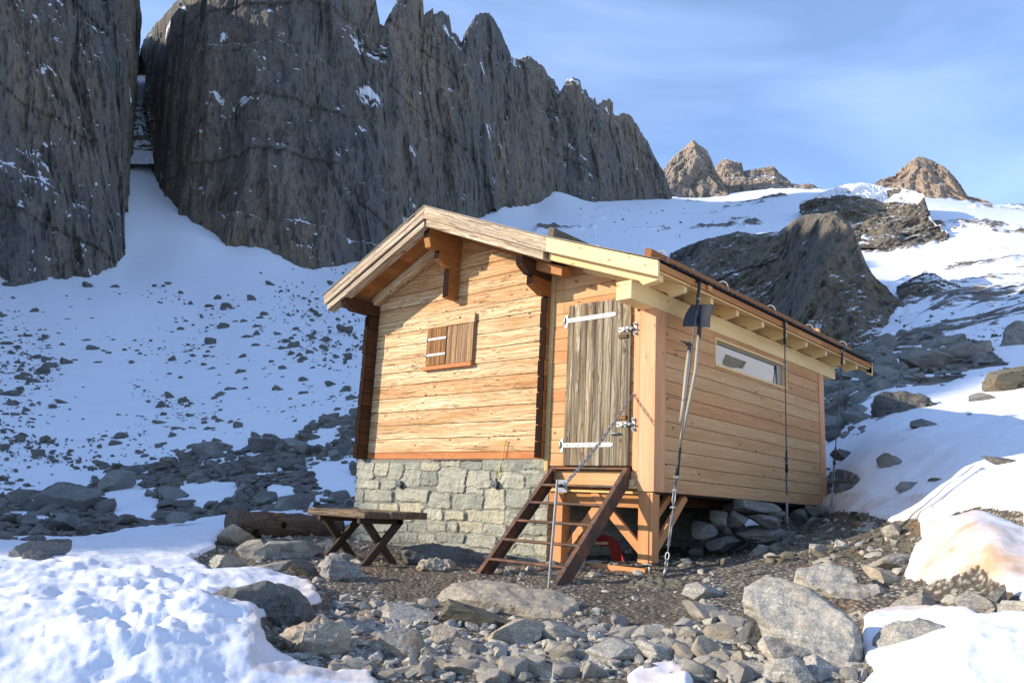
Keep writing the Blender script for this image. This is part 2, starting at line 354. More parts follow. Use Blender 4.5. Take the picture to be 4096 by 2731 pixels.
def ground_mat():
    T = NT('ground_cover'); o = T.n('TexCoord').outputs['Object']; sn = T.attr('snow', 'Fac'); di = T.attr('dirty', 'Fac'); mud = T.attr('mud', 'Fac'); far = T.attr('far', 'Fac')
    n1 = T.noise(o, 3.0, 6, 0.6); n2 = T.noise(o, 26.0, 5, 0.65); n3 = T.noise(o, 0.35, 5, 0.6); nf = T.noise(o, 0.02, 6, 0.6)
    rub = T.vor(o, 24.0, 'F1'); rubc = T.vor(o, 24.0, 'F1', 'Color'); sc = T.n('SeparateColor'); T.l(rubc, sc.inputs[0])
    grav = T.mix(sc.outputs[0], (0.14, 0.132, 0.115), (0.40, 0.37, 0.315))
    grav = T.mix(T.ramp(rub, [(0.30, 0.0), (0.55, 0.85)]), grav, (0.055, 0.042, 0.028))
    soil = T.mix(T.ramp(n2, [(0.35, 0.0), (0.7, 1.0)]), (0.065, 0.054, 0.040), (0.19, 0.165, 0.125))
    rust = T.mix(T.ramp(n2, [(0.35, 0.0), (0.7, 1.0)]), (0.22, 0.10, 0.025), (0.42, 0.25, 0.10))
    near = T.mix(T.ramp(n1, [(0.36, 1.0), (0.50, 0.0)]), grav, soil)
    near = T.mix(mud, near, soil)
    near = T.mix(T.ramp(T.noise(o, 1.1, 4, 0.6), [(0.60, 0.0), (0.70, 0.5)]), near, rust)
    farr = T.mix(T.ramp(T.noise(T.map(o, (1, 1, 3)), 0.8, 8, 0.75), [(0.38, 0.0), (0.62, 1.0)]), (0.04, 0.04, 0.04), (0.24, 0.21, 0.165))
    rock = T.mix(far, near, farr)
    snc = T.mix(T.ramp(n3, [(0.3, 0.0), (0.8, 1.0)]), (0.74, 0.77, 0.82), (0.80, 0.82, 0.85))
    dcol = T.mix(T.ramp(n2, [(0.3, 0.0), (0.7, 1.0)]), (0.58, 0.36, 0.20), (0.46, 0.34, 0.25))
    snc = T.mix(T.math('MULTIPLY', di, T.ramp(n1, [(0.35, 0.2), (0.62, 1.0)])), snc, dcol)
    e1 = T.math('MULTIPLY', T.math('SUBTRACT', n2, 0.5), T.math('SUBTRACT', 0.5, T.math('MULTIPLY', far, 0.4)))
    e2 = T.math('MULTIPLY', T.math('SUBTRACT', T.noise(T.map(o, (1, 1, 2.5)), 0.55, 8, 0.72), 0.5), T.math('MULTIPLY', far, 2.4))
    edge = T.math('ADD', T.math('MULTIPLY_ADD', sn, 1.0, T.math('MULTIPLY', far, 0.0)), T.math('ADD', e1, e2))
    f = T.ramp(edge, [(0.46, 0.0), (0.54, 1.0)])
    c = T.mix(f, rock, snc)
    hg = T.math('ADD', T.math('MULTIPLY', n2, 1.0), T.math('MULTIPLY', T.math('SUBTRACT', 0.5, rub), 1.4))
    b1 = T.bump(hg, 0.8, 0.02)
    hs = T.math('ADD', T.math('MULTIPLY', T.noise(o, 9.0, 5, 0.55), 0.8), T.math('MULTIPLY', T.noise(o, 90.0, 2, 0.6), 0.05))
    b2 = T.bump(hs, 0.35, 0.03)
    nm = T.n('Mix', data_type='VECTOR'); T.l(f, nm.inputs[0]); T.l(b1, nm.inputs[4]); T.l(b2, nm.inputs[5])
    T.fin(c, T.mix(f, (0.9,) * 3, (0.6,) * 3), nm.outputs[1], 0, 0.3)
    return T.m
M_ground = ground_mat()

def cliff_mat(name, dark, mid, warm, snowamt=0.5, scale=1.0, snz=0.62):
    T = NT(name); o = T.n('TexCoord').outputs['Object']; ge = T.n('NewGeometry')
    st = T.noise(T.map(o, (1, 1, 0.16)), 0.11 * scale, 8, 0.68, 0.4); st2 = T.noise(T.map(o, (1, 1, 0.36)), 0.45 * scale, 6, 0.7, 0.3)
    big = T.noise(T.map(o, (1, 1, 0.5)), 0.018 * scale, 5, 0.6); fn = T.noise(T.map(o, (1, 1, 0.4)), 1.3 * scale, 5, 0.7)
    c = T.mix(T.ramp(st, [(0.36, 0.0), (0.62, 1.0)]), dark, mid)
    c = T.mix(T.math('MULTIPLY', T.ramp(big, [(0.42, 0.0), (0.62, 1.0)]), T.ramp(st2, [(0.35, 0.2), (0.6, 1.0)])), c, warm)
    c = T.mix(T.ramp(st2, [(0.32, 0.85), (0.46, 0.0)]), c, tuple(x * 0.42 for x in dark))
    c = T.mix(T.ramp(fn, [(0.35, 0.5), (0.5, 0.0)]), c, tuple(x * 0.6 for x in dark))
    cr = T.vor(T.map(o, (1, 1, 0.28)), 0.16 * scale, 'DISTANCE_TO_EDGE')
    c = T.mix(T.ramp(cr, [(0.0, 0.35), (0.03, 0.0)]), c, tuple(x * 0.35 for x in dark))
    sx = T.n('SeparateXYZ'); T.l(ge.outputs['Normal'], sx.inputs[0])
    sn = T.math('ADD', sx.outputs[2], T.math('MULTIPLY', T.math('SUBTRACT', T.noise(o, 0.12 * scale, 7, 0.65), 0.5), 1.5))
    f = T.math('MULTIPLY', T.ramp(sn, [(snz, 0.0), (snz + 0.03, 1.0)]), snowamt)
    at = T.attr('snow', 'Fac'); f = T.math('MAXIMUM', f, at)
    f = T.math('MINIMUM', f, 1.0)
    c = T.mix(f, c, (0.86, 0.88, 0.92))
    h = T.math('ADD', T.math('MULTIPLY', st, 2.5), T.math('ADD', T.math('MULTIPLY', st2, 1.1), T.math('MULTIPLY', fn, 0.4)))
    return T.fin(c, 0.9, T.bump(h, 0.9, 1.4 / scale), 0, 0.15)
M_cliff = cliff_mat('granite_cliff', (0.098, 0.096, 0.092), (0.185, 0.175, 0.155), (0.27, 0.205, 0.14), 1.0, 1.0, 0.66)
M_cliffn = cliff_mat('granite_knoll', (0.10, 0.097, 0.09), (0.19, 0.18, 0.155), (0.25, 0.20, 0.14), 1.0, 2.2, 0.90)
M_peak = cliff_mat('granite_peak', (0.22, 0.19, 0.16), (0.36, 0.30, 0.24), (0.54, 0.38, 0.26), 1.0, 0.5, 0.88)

# ------------------------------------------------------------------ terrain
CTRL = [  # print x, print y, horizontal range from the photographer
 (-300,1590,4.2),(0,1568,4.3),(300,1568,4.2),(600,1575,4.3),(900,1568,4.4),(1176,1568,4.4),(1500,1568,4.4),(1800,1568,4.4),(2100,1568,4.4),(2352,1568,4.4),(2650,1570,4.4),
 (-300,1400,6),(0,1400,6.0),(300,1400,6.0),(600,1410,6.1),(900,1425,6.1),(1176,1435,6.1),(1500,1440,6.0),(1850,1440,5.9),(2100,1430,5.9),(2352,1400,5.6),(2650,1400,5.5),
 (0,1290,9.0),(300,1292,9.0),(550,1300,8.6),(760,1320,8.2),(900,1322,8.2),(1100,1325,8.0),(1280,1345,7.5),(1500,1330,8.0),(1700,1318,7.8),(1900,1310,7.5),(2100,1290,7.4),(2352,1270,6.8),(2650,1260,6.6),
 (0,1240,13),(300,1240,13),(560,1235,11.5),(800,1255,10.6),(1100,1262,10.8),(1500,1262,10.8),(1700,1275,9.8),(1808,1238,10.2),(1905,1195,11.4),(1950,1215,9.6),(2100,1225,8.6),(2352,1180,7.8),
 (-300,1175,22),(0,1185,20),(300,1180,20),(560,1175,18),(820,1170,17),(1100,1190,17),(1500,1190,17),(1800,1170,15),
 (-300,1100,34),(0,1110,32),(300,1098,30),(460,1050,32),(600,1030,32),(820,985,32),(1100,980,32),(1500,1000,28),(1800,1020,22),
 (-300,1000,48),(0,1000,48),(300,1000,46),(600,940,50),(820,900,50),(1100,850,50),(1500,850,45),
 (-300,900,75),(0,900,75),(300,900,75),(600,850,78),(820,810,78),(1100,760,80),(1450,730,80),
 (-300,780,115),(0,780,115),(300,780,115),(600,740,125),(820,720,120),(1100,680,125),(1400,640,125),
 (-300,690,160),(0,690,160),(300,690,165),(520,660,190),(750,660,190),(1000,620,210),(1300,590,210),
 (-400,640,200),(0,640,205),(150,650,205),(250,620,225),(300,600,238),(380,560,250),(450,555,250),(530,568,262),(600,557,268),(700,605,262),(790,608,270),(900,580,290),(1050,520,330),
 (290,500,270),(350,440,310),(330,380,330),(420,500,280),(1118,492,360),(1122,447,392),(1190,476,390),(1225,481,405),(1272,438,440),(1350,463,455),(1440,463,500),(1540,458,560),
 (1300,520,330),(1450,500,380),(1600,500,420),(1550,540,300),(1700,470,560),(1800,432,720),(1880,438,760),(1700,442,720),(1610,458,660),
 # right hand side
 (1950,1100,12),(1950,1000,16.5),(1950,920,21),(1960,860,25),(2000,810,34),
 (2200,1120,9.3),(2200,1060,10.6),(2200,1000,13.2),(2200,900,18.5),(2200,830,25),(2200,780,38),(2200,740,60),
 (2352,1080,9.0),(2352,1000,12),(2352,900,17),(2352,800,26),(2352,730,48),(2352,660,90),(2352,600,150),(2352,520,300),(2352,480,480),
 (2600,1000,12),(2600,800,26),(2600,600,150),(2600,480,480),
 (2100,800,36),(2100,760,60),(2100,705,85),(2150,645,130),(2170,565,215),(2200,500,330),(2120,455,520),(2250,470,600),
 (1950,850,45),(1950,835,70),(1950,640,140),(1750,800,60),(1750,790,80),(1750,620,150),(1600,720,90),(1600,690,120),(1600,585,200),(1780,570,240),(1976,577,258),(2034,580,255),(2100,577,255),(2034,572,275),(2110,605,200),(2060,645,160),(1850,500,330),(1880,450,440),(1980,455,430),(2080,455,430)]
ctl = []
for (x, y, r) in CTRL:
    p = ATR(x, y, r); a, rr = az_of(p); ctl.append((a, rr, p.z))
for a in (0.85, 1.15, 1.45):
    for r, z in ((3, -1.35), (8, 0.1), (14, 2.8), (25, 8), (100, 38), (400, 160), (1400, 420)): ctl.append((a, r, z))
for a in (-2.6, -1.9, -1.2, -0.9, 2.1, 2.6, 3.1):
    for r, z in ((3, -1.45), (8, -1.5), (25, -1.0 if abs(a) < 1.5 else -4), (100, 4 if abs(a) < 1.5 else -25), (400, 60 if abs(a) < 1.3 else -110), (1400, 220 if abs(a) < 1.3 else -300)):
        ctl.append((a, r, z))
for a in (-0.6, 0, 0.6): ctl.append((a, 1.5, -1.5)); ctl.append((a, 2.8, -1.42)); ctl.append((a, 1500, 520))
ctl = np.array(ctl)
def feat(a, r): return np.stack([np.asarray(a) * 3.2, np.log(np.asarray(r)) * 1.0], -1)
KP = feat(ctl[:, 0], ctl[:, 1]); E_ = (ctl[:, 2] - CAMP[2]) / ctl[:, 1]
def phi(d2): return 0.5 * d2 * np.log(d2 + 1e-9)
D2 = ((KP[:, None] - KP[None]) ** 2).sum(-1); nK = len(KP)
A_ = np.zeros((nK + 3, nK + 3)); A_[:nK, :nK] = phi(D2) + np.eye(nK) * 0.004; PK = np.concatenate([np.ones((nK, 1)), KP], 1); A_[:nK, nK:] = PK; A_[nK:, :nK] = PK.T
WK = np.linalg.solve(A_, np.concatenate([E_, np.zeros(3)]))
def ground(a, r):
    a = np.atleast_1d(a); r = np.atleast_1d(r); out = np.empty(len(a)); X = feat(a, r)
    for i in range(0, len(a), 20000):
        x = X[i:i + 20000]; d = ((x[:, None] - KP[None]) ** 2).sum(-1)
        out[i:i + 20000] = phi(d) @ WK[:nK] + WK[nK] + x @ WK[nK + 1:]
    return out * r + CAMP[2]
def gz(x, y):
    a, r = az_of((x, y)); return float(ground(a, max(r, 0.8))[0])
def PIX(x, y, rmin=1.5, rmax=900):
    """point where the line of sight through a print pixel meets the ground"""
    d = ray(x, y); k = 1 / math.hypot(d[0], d[1]); az = math.atan2(d[0] * rh[0] + d[1] * rh[1], d[0] * fh[0] + d[1] * fh[1])
    rs = np.geomspace(rmin, rmax, 700); z = CAMP[2] + d[2] * k * rs; g = ground(np.full(len(rs), az), rs)
    w = np.where(z < g)[0]; i = w[0] if len(w) else len(rs) - 1
    return Vector(CAMP + d * k * rs[i])

# regions of the ground, traced on the print
def inpoly(X, Y, poly):
    c = np.zeros(len(X), bool); n = len(poly)
    for i in range(n):
        x0, y0 = poly[i]; x1, y1 = poly[(i + 1) % n]
        if y0 == y1: continue
        m = ((y0 > Y) != (y1 > Y)) & (X < (x1 - x0) * (Y - y0) / (y1 - y0) + x0); c ^= m
    return c
BARE = [[(430,1300),(480,1270),(520,1225),(760,1225),(860,1190),(1300,1180),(1600,1150),(1860,1160),(1890,1175),(2040,1205),(2110,1205),(2130,1260),(2090,1300),(2085,1340),(2140,1360),(2260,1345),(2352,1390),(2352,1430),(2070,1412),(2010,1412),(1990,1440),(2000,1568),(1960,1640),(1600,1640),(1585,1560),(1550,1535),(1500,1533),(1455,1552),(1430,1640),(900,1640),(840,1560),(700,1568),(610,1520),(590,1450),(730,1400),(720,1350),(640,1330),(480,1330)],
        [(1885,1075),(1960,1090),(1995,1105),(1960,1130),(1900,1150),(1885,1150)],
        [(2180,1195),(2240,1180),(2352,1190),(2352,1240),(2300,1240),(2200,1215)]]
MOR = [[(-400,1140),(0,1150),(100,1135),(210,1128),(225,1078),(300,1072),(420,1062),(455,1018),(500,1015),(560,1030),(590,1005),(660,1010),(720,975),(830,955),(1000,925),(1000,1205),(800,1210),(660,1175),(560,1185),(430,1200),(330,1215),(200,1245),(0,1258),(-400,1270)]]
MORSNOW = [[(612,1118),(680,1120),(690,1150),(640,1165),(610,1145)],[(725,1070),(760,1060),(820,1075),(825,1140),(760,1150),(720,1100)],[(245,1115),(330,1100),(360,1150),(350,1200),(280,1200),(240,1160)],[(215,1060),(245,1090),(300,1130),(230,1130)],[(420,1110),(540,1110),(560,1135),(480,1170),(400,1160)],[(560,1010),(600,1015),(560,1045),(520,1040)],[(730,985),(790,990),(780,1020),(700,1035)],[(80,1190),(110,1190),(105,1205),(75,1203)]]
ROCKY = [[(1885,800),(2000,790),(2120,770),(2260,790),(2330,840),(2150,890),(2010,920),(1960,960),(1930,1000),(1880,1010)]]
DIRTY = [[(1900,1130),(2050,1160),(2352,1120),(2352,1440),(2000,1440),(1900,1240)],[(430,1440),(760,1330),(850,1350),(900,1600),(560,1600),(560,1450)],[(1500,1500),(1660,1500),(1660,1600),(1440,1600)]]
ORANGE = [[(2110,1300),(2352,1290),(2420,1400),(2100,1410)],[(700,1330),(850,1340),(850,1400),(740,1390)]]
MUD = [[(1340,1350),(1560,1320),(1620,1400),(1560,1470),(1400,1460)],[(1900,1180),(2110,1210),(2120,1300),(1950,1290)],[(850,1300),(1100,1300),(1080,1400),(880,1380)]]

def build_ground():
    rr = np.concatenate([[0.5], np.geomspace(0.9, 2.8, 14)[:-1], np.geomspace(2.8, 1500, 640)])
    fa = np.radians(np.arange(-41, 41.01, 0.125)); ca = np.radians(np.concatenate([np.arange(43, 180, 3.0), np.arange(-180, -42, 3.0)]))
    aa = np.concatenate([fa, ca]); na = len(aa); nr = len(rr)
    Aa, Rr = np.meshgrid(aa, rr, indexing='ij'); a = Aa.ravel(); r = Rr.ravel()
    aw = np.where(a > np.pi, a - 2 * np.pi, a)
    z = ground(aw, r)
    s = np.sin(a) * r; t = np.cos(a) * r
    x = CAMP[0] + s * rh[0] + t * fh[0]; y = CAMP[1] + s * rh[1] + t * fh[1]
    # print coordinates of every ground point, for the traced cover regions
    d = np.stack([x, y, z], -1) - CAMP; c = d @ CR.T; zc = np.maximum(c[:, 2], 0.05)
    px = (2048 + F4 * c[:, 0] / zc) / 1.7415; py = (1365.5 + F4 * c[:, 1] / zc) / 1.7415
    front = c[:, 2] > 0.2
    P = np.stack([x, y, z], -1)
    wx = fbm(P * np.array([1, 1, 0]) / (r[:, None] * 0.05 + 0.05), 4, 3); wy = fbm(P * np.array([1, 1, 0]) / (r[:, None] * 0.05 + 0.05), 4, 9)
    X = px + wx * 22; Y = py + wy * 9
    ok = front & (r < 60) & (r > 2.0)
    snow = np.ones(len(x)); mud = np.zeros(len(x)); dirty = np.zeros(len(x))
    for p in BARE: snow[ok & (r < 14) & inpoly(X, Y, p)] = 0
    for p in MOR: snow[ok & (r > 11) & inpoly(X, Y, p)] = 0
    for p in MOR: snow[ok & (r > 11) & inpoly(X, Y, p) & (fbm(P * 0.33, 4, 15) > 0.2)] = 1
    for p in MORSNOW: snow[ok & (r > 11) & inpoly(X, Y, p)] = 1
    for p in ROCKY:
        m = ok & (r > 12) & inpoly(X, Y, p); snow[m & (fbm(P * 0.9, 4, 5) > 0.08)] = 0
    for p in DIRTY: dirty[ok & (r < 14) & inpoly(X, Y, p)] = 0.55
    for p in ORANGE: dirty[ok & (r < 14) & inpoly(X, Y, p)] = 1.0
    for p in MUD: mud[ok & (r < 14) & inpoly(X, Y, p)] = 1
    # rock bands showing through the snow of the distant slopes, right of the knoll
    nb = fbm(np.stack([x * 0.06, y * 0.06, z * 0.22], -1), 8, 21, gain=0.74)
    band = front & (r > 24) & (r < 300)
    rg = 0.13 + 0.5 * (1 - sstep(1900, 2060, px + wx * 60)) + 0.35 * (1 - sstep(24, 40, r)) + 0.35 * sstep(120, 230, r)
    snow = np.where((band) & (nb > rg), 0.34, snow)
    nb2 = fbm(np.stack([x * 0.02, y * 0.02, z * 0.1], -1), 6, 33, gain=0.6)
    snow = np.where(front & (r > 200) & (px > 1230) & (nb2 > 0.40), 0, snow)
    # snow lies thicker than bare ground, with lumps near the camera
    near = 1 - sstep(14, 40, r); ln = np.clip(r, 3, 1e9)
    soft = snow.copy().reshape(na, nr)
    for _ in range(3):
        q = soft.copy(); q[1:-1, 1:-1] = (soft[1:-1, 1:-1] * 2 + soft[2:, 1:-1] + soft[:-2, 1:-1] + soft[1:-1, 2:] + soft[1:-1, :-2]) / 6; soft = q
    soft = soft.ravel()
    lump = fbm(P * np.array([1, 1, 0]) * 2.3, 5, 40, gain=0.55); l2 = 1 - np.abs(fbm(P * np.array([1, 1, 0]) * 1.3, 4, 50)) * 2
    lump = lump * (0.3 + 1.2 * sstep(-0.25, 0.4, fbm(P * 0.7, 3, 46)))
    leftmound = np.exp(-((px - 330) / 420) ** 2 - ((py - 1480) / 170) ** 2) * front * (r < 9)
    rightm = np.exp(-((px - 2230) / 110) ** 2 - ((py - 1290) / 70) ** 2) * front * (r < 12)
    rightb = np.exp(-((px - 2260) / 190) ** 2 - ((py - 1560) / 80) ** 2) * front * (r < 8)
    zz = z + near * soft * (0.05 + lump * 0.06 * (0.4 + leftmound * 1.6) + l2 * 0.04 + 0.011 * (0.4 + leftmound) * crease(P * np.array([1, 1, 0]) * np.array([3.2, 5.5, 1]), 5, 44, gain=0.6) + 0.012 * fbm(P * 9.0 * np.array([1, 1, 0]), 3, 47)) + 0.08 * leftmound * soft + rightm * soft * (0.22 + 0.05 * lump) + rightb * soft * (0.10 + .05 * lump)
    rubb = ridged(P * np.array([1, 1, 0]) * 3.0, 5, 60, gain=0.6)
    zz = zz + near * (1 - soft) * (rubb * 0.035)
    mid = sstep(14, 60, r) * (1 - sstep(900, 1400, r))
    # undulation of the slopes, growing with distance
    zz += mid * r * 0.006 * fbm(P * np.array([1, 1, 0]) / (r[:, None] * 0.12), 3, 70) * (r < 260)
    zz += mid * (1 - soft) * np.clip(r, 0, 260) * 0.012 * (0.5 + ridged(P * 0.12, 4, 80)) * (r > 25)
    far = sstep(13, 20, r)
    # keep the ground out of the hut's crawl space
    V = np.stack([x, y, zz], -1)
    o = link_mesh('ground', np_mesh('ground', V, grid_faces(na, nr, True), dict(snow=soft, dirty=dirty, mud=mud, far=far)), M_ground, smooth=True)
    tag(o, kind='structure')
build_ground()

# ------------------------------------------------------------------ cliffs and peaks
def resample(pts, n):
    pts = np.array(pts, float); d = np.concatenate([[0], np.cumsum(np.hypot(np.diff(pts[:, 0]), np.diff(pts[:, 1])))])
    u = np.linspace(0, d[-1], n); return np.stack([np.interp(u, d, pts[:, k]) for k in range(pts.shape[1])], -1), u / d[-1]
def cliff(name, base, top, nu, nv, mat, lam, amp, sink=25, seed=0, thick=60, curve=1.2, snowf=None, jag=2.0, lean=1.0):
    B, _ = resample(base, nu); Tt, _ = resample(top, nu)
    rs = np.random.RandomState(seed)
    j = vnoise(np.stack([np.arange(nu) * 0.35, np.zeros(nu), np.zeros(nu)], -1), seed) * jag + vnoise(np.stack([np.arange(nu) * 0.9, np.zeros(nu), np.zeros(nu)], -1), seed + 2) * jag * 0.6
    Bp = np.array([ATR(b[0], b[1] + sink, b[2]) for b in B]); Tp = np.array([ATR(t[0], t[1] + jj, t[2]) for t, jj in zip(Tt, j)])
    v = np.linspace(0, 1, nv)
    P = np.empty((nu, nv, 3))
    for k in range(2): P[:, :, k] = Bp[:, None, k] + (Tp[:, None, k] - Bp[:, None, k]) * (v[None] ** curve)
    P[:, :, 2] = Bp[:, None, 2] + (Tp[:, None, 2] - Bp[:, None, 2]) * v[None]
    flat = P.reshape(-1, 3)
    V2 = np.tile(v, nu)
    w = np.minimum(1, (1 - V2) * 9 + 0.12)
    Q = flat.copy(); Q[:, 2] *= 0.19
    Q[:, 0] += flat[:, 2] * 0.10 + 2.5 * vnoise(flat / (lam * 0.5), seed + 51); Q[:, 1] += flat[:, 2] * 0.06 + 2.5 * vnoise(flat / (lam * 0.5), seed + 52)
    dsp = amp * (0.9 * crease(Q / lam, 3, seed + 1, gain=0.5) + 0.42 * crease(Q / (lam * 0.25), 4, seed + 4, gain=0.62))
    Q2 = flat.copy(); Q2[:, 2] *= 0.5
    dsp += amp * 0.45 * crease(Q2 / (lam * 0.45), 5, seed + 8, gain=0.6)
    # ledges
    dsp += amp * 0.14 * np.sign(vnoise(np.stack([Q[:, 0] / lam / 2, Q[:, 1] / lam / 2, flat[:, 2] / (lam * 0.35)], -1), seed + 11)) * 0.5
    dr = flat[:, :2] - CAMP[:2]; dr /= np.linalg.norm(dr, axis=1)[:, None]
    lat = np.stack([dr[:, 1], -dr[:, 0]], -1)
    sx = fbm(Q / (lam * 0.5), 3, seed + 20) * amp * 0.35
    flat[:, :2] += -dr * (dsp * w)[:, None] + lat * (sx * w)[:, None]
    P = flat.reshape(nu, nv, 3)
    # the far side of the ridge
    nb = 5; back = np.empty((nu, nb, 3)); drT = Tp[:, :2] - CAMP[:2]; drT /= np.linalg.norm(drT, axis=1)[:, None]
    for k in range(nb):
        f = (k + 1) / nb; back[:, k, :2] = P[:, -1, :2] + drT * thick * f; back[:, k, 2] = P[:, -1, 2] + (Bp[:, 2] - P[:, -1, 2] - 8) * f ** 1.6
    P = np.concatenate([P, back], 1); nvv = nv + nb
    flat = P.reshape(-1, 3)
    sn = np.zeros(len(flat))
    if snowf is not None: sn = snowf(flat, np.tile(np.concatenate([v, np.ones(nb)]), nu), np.repeat(np.linspace(0, 1, nu), nvv))
    o = link_mesh(name, np_mesh(name, flat, grid_faces(nu, nvv)[:, ::-1], dict(snow=sn)), mat, smooth=False)
    return tag(o, kind='structure')

def flecks(P, v, u):
    Q = np.stack([(P[:, 0] + P[:, 1]) / 30 + P[:, 2] / 40, (P[:, 0] - P[:, 1]) / 30, P[:, 2] / 11 + P[:, 1] / 30], -1)
    return np.where((fbm(Q, 6, 61, gain=0.62) > 0.53) & (v < 0.93), 1.0, 0.0)
skyB = [(322,118),(330,95),(345,72),(362,50),(385,25),(405,5),(430,-25),(500,-60),(620,-90),(740,-80),(840,-40),(862,-5),(868,30),(873,59),(882,59),(895,35),(908,11),(913,-11),(940,-25),(968,-11),(972,5),(974,37),(984.5,26),(995.5,22),(997,35),(1016,24),(1032,40),(1038,79),(1046,78),(1058,102),(1069,77),(1091,40),(1102,33),(1120,31),(1135,44),(1149,70),(1162,102),(1173,128),(1178.6,135),(1191,137),(1204,134),(1213,128),(1226,137),(1248,154),(1263,179),(1274,187),(1286.6,212),(1292,205),(1303,183),(1316,179),(1332,185),(1336,205),(1347,209),(1354,227),(1365,223),(1371,242),(1387,229),(1402,227),(1408.6,238),(1409,264),(1417,269),(1431,256),(1449.6,267),(1460.6,282),(1473,304),(1490,330),(1501,355),(1515.5,381),(1530,403),(1537.5,428),(1543,452)]
xs = [p[0] for p in skyB]
def rB(x): return np.interp(x, [300, 345, 430, 530, 700, 790, 900, 1050, 1120, 1272, 1350, 1540], [345, 335, 285, 262, 264, 272, 292, 335, 362, 442, 458, 562])
baseB = [(338,330),(350,375),(365,420),(390,465),(430,505),(480,545),(525,568),(560,570),(598,557),(640,580),(700,605),(760,609),(800,604),(860,590),(950,560),(1050,522),(1112,496),(1121,448),(1150,461),(1190,476),(1225,481),(1260,466),(1272,438),(1300,446),(1350,463),(1400,466),(1480,463),(1543,457)]
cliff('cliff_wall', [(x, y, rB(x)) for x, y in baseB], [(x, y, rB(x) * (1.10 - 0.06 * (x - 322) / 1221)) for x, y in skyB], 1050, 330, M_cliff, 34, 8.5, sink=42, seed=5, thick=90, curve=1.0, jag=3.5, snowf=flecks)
# left massif: runs from the gully out of the frame to the left and on towards the viewer's left
def wA(s, t, z):
    x, y = world(s, t); d = np.array([x, y, z]) - CAMP; c = CR @ d
    return ((2048 + F4 * c[0] / c[2]) / 1.7415, (1365.5 + F4 * c[1] / c[2]) / 1.7415, math.hypot(s, t))
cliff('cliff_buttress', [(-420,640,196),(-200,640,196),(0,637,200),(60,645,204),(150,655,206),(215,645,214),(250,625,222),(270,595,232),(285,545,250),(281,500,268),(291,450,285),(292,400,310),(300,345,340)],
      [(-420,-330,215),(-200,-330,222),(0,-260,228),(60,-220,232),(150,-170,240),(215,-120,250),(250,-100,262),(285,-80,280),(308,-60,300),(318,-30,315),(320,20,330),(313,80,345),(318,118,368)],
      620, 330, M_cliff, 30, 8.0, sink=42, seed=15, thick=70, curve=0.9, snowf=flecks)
def gsn(P, v, u): return np.where(fbm(P / 14.0, 5, 4) + 0.32 * np.cos((u - 0.62) * 9) > 0.02, 1.0, 0.0)
cliff('snow_gully', [(278,372,322),(352,372,322)], [(306,112,420),(330,112,420)], 50, 200, M_cliff, 14, 2.0, sink=6, seed=25, thick=60, curve=1.0, snowf=gsn, jag=1)
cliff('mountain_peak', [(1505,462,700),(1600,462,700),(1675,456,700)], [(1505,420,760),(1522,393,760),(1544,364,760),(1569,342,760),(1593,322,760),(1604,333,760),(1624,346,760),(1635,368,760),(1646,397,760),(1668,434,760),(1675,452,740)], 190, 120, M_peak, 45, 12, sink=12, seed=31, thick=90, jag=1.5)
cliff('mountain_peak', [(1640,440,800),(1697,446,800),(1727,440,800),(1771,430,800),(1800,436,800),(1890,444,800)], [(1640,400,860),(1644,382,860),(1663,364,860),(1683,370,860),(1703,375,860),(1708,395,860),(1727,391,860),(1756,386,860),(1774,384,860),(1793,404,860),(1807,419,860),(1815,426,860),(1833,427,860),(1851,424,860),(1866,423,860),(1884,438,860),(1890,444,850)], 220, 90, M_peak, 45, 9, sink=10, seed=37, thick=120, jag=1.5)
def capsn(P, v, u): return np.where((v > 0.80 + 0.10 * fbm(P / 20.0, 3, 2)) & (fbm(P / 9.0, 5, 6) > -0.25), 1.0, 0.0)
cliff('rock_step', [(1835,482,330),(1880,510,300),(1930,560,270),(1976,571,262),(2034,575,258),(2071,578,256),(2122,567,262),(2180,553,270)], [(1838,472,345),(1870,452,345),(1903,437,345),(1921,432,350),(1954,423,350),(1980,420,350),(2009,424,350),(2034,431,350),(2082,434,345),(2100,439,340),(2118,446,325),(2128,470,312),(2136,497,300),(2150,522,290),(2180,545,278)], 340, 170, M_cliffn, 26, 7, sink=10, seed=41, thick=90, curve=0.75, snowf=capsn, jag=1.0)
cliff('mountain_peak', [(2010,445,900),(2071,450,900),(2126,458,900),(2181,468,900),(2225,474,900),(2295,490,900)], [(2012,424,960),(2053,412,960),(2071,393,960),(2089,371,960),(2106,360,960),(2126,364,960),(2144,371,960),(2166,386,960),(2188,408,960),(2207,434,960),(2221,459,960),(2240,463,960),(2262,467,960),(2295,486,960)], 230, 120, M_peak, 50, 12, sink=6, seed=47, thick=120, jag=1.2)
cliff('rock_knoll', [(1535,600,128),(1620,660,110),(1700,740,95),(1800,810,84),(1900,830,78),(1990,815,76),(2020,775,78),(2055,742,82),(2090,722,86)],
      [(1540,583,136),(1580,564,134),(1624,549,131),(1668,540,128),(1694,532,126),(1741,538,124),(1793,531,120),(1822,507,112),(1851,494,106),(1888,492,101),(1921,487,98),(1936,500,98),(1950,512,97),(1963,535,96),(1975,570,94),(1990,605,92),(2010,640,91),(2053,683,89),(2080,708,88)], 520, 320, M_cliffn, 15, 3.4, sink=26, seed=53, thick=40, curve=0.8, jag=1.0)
cliff('rock_outcrop', [(2060,700,95),(2144,712,90),(2200,720,88),(2290,715,88)], [(2060,660,108),(2086,646,108),(2122,627,108),(2144,628,106),(2181,650,104),(2218,672,102),(2273,696,98),(2290,706,95)], 160, 60, M_cliffn, 9, 1.4, sink=8, seed=59, thick=14, jag=1.0)
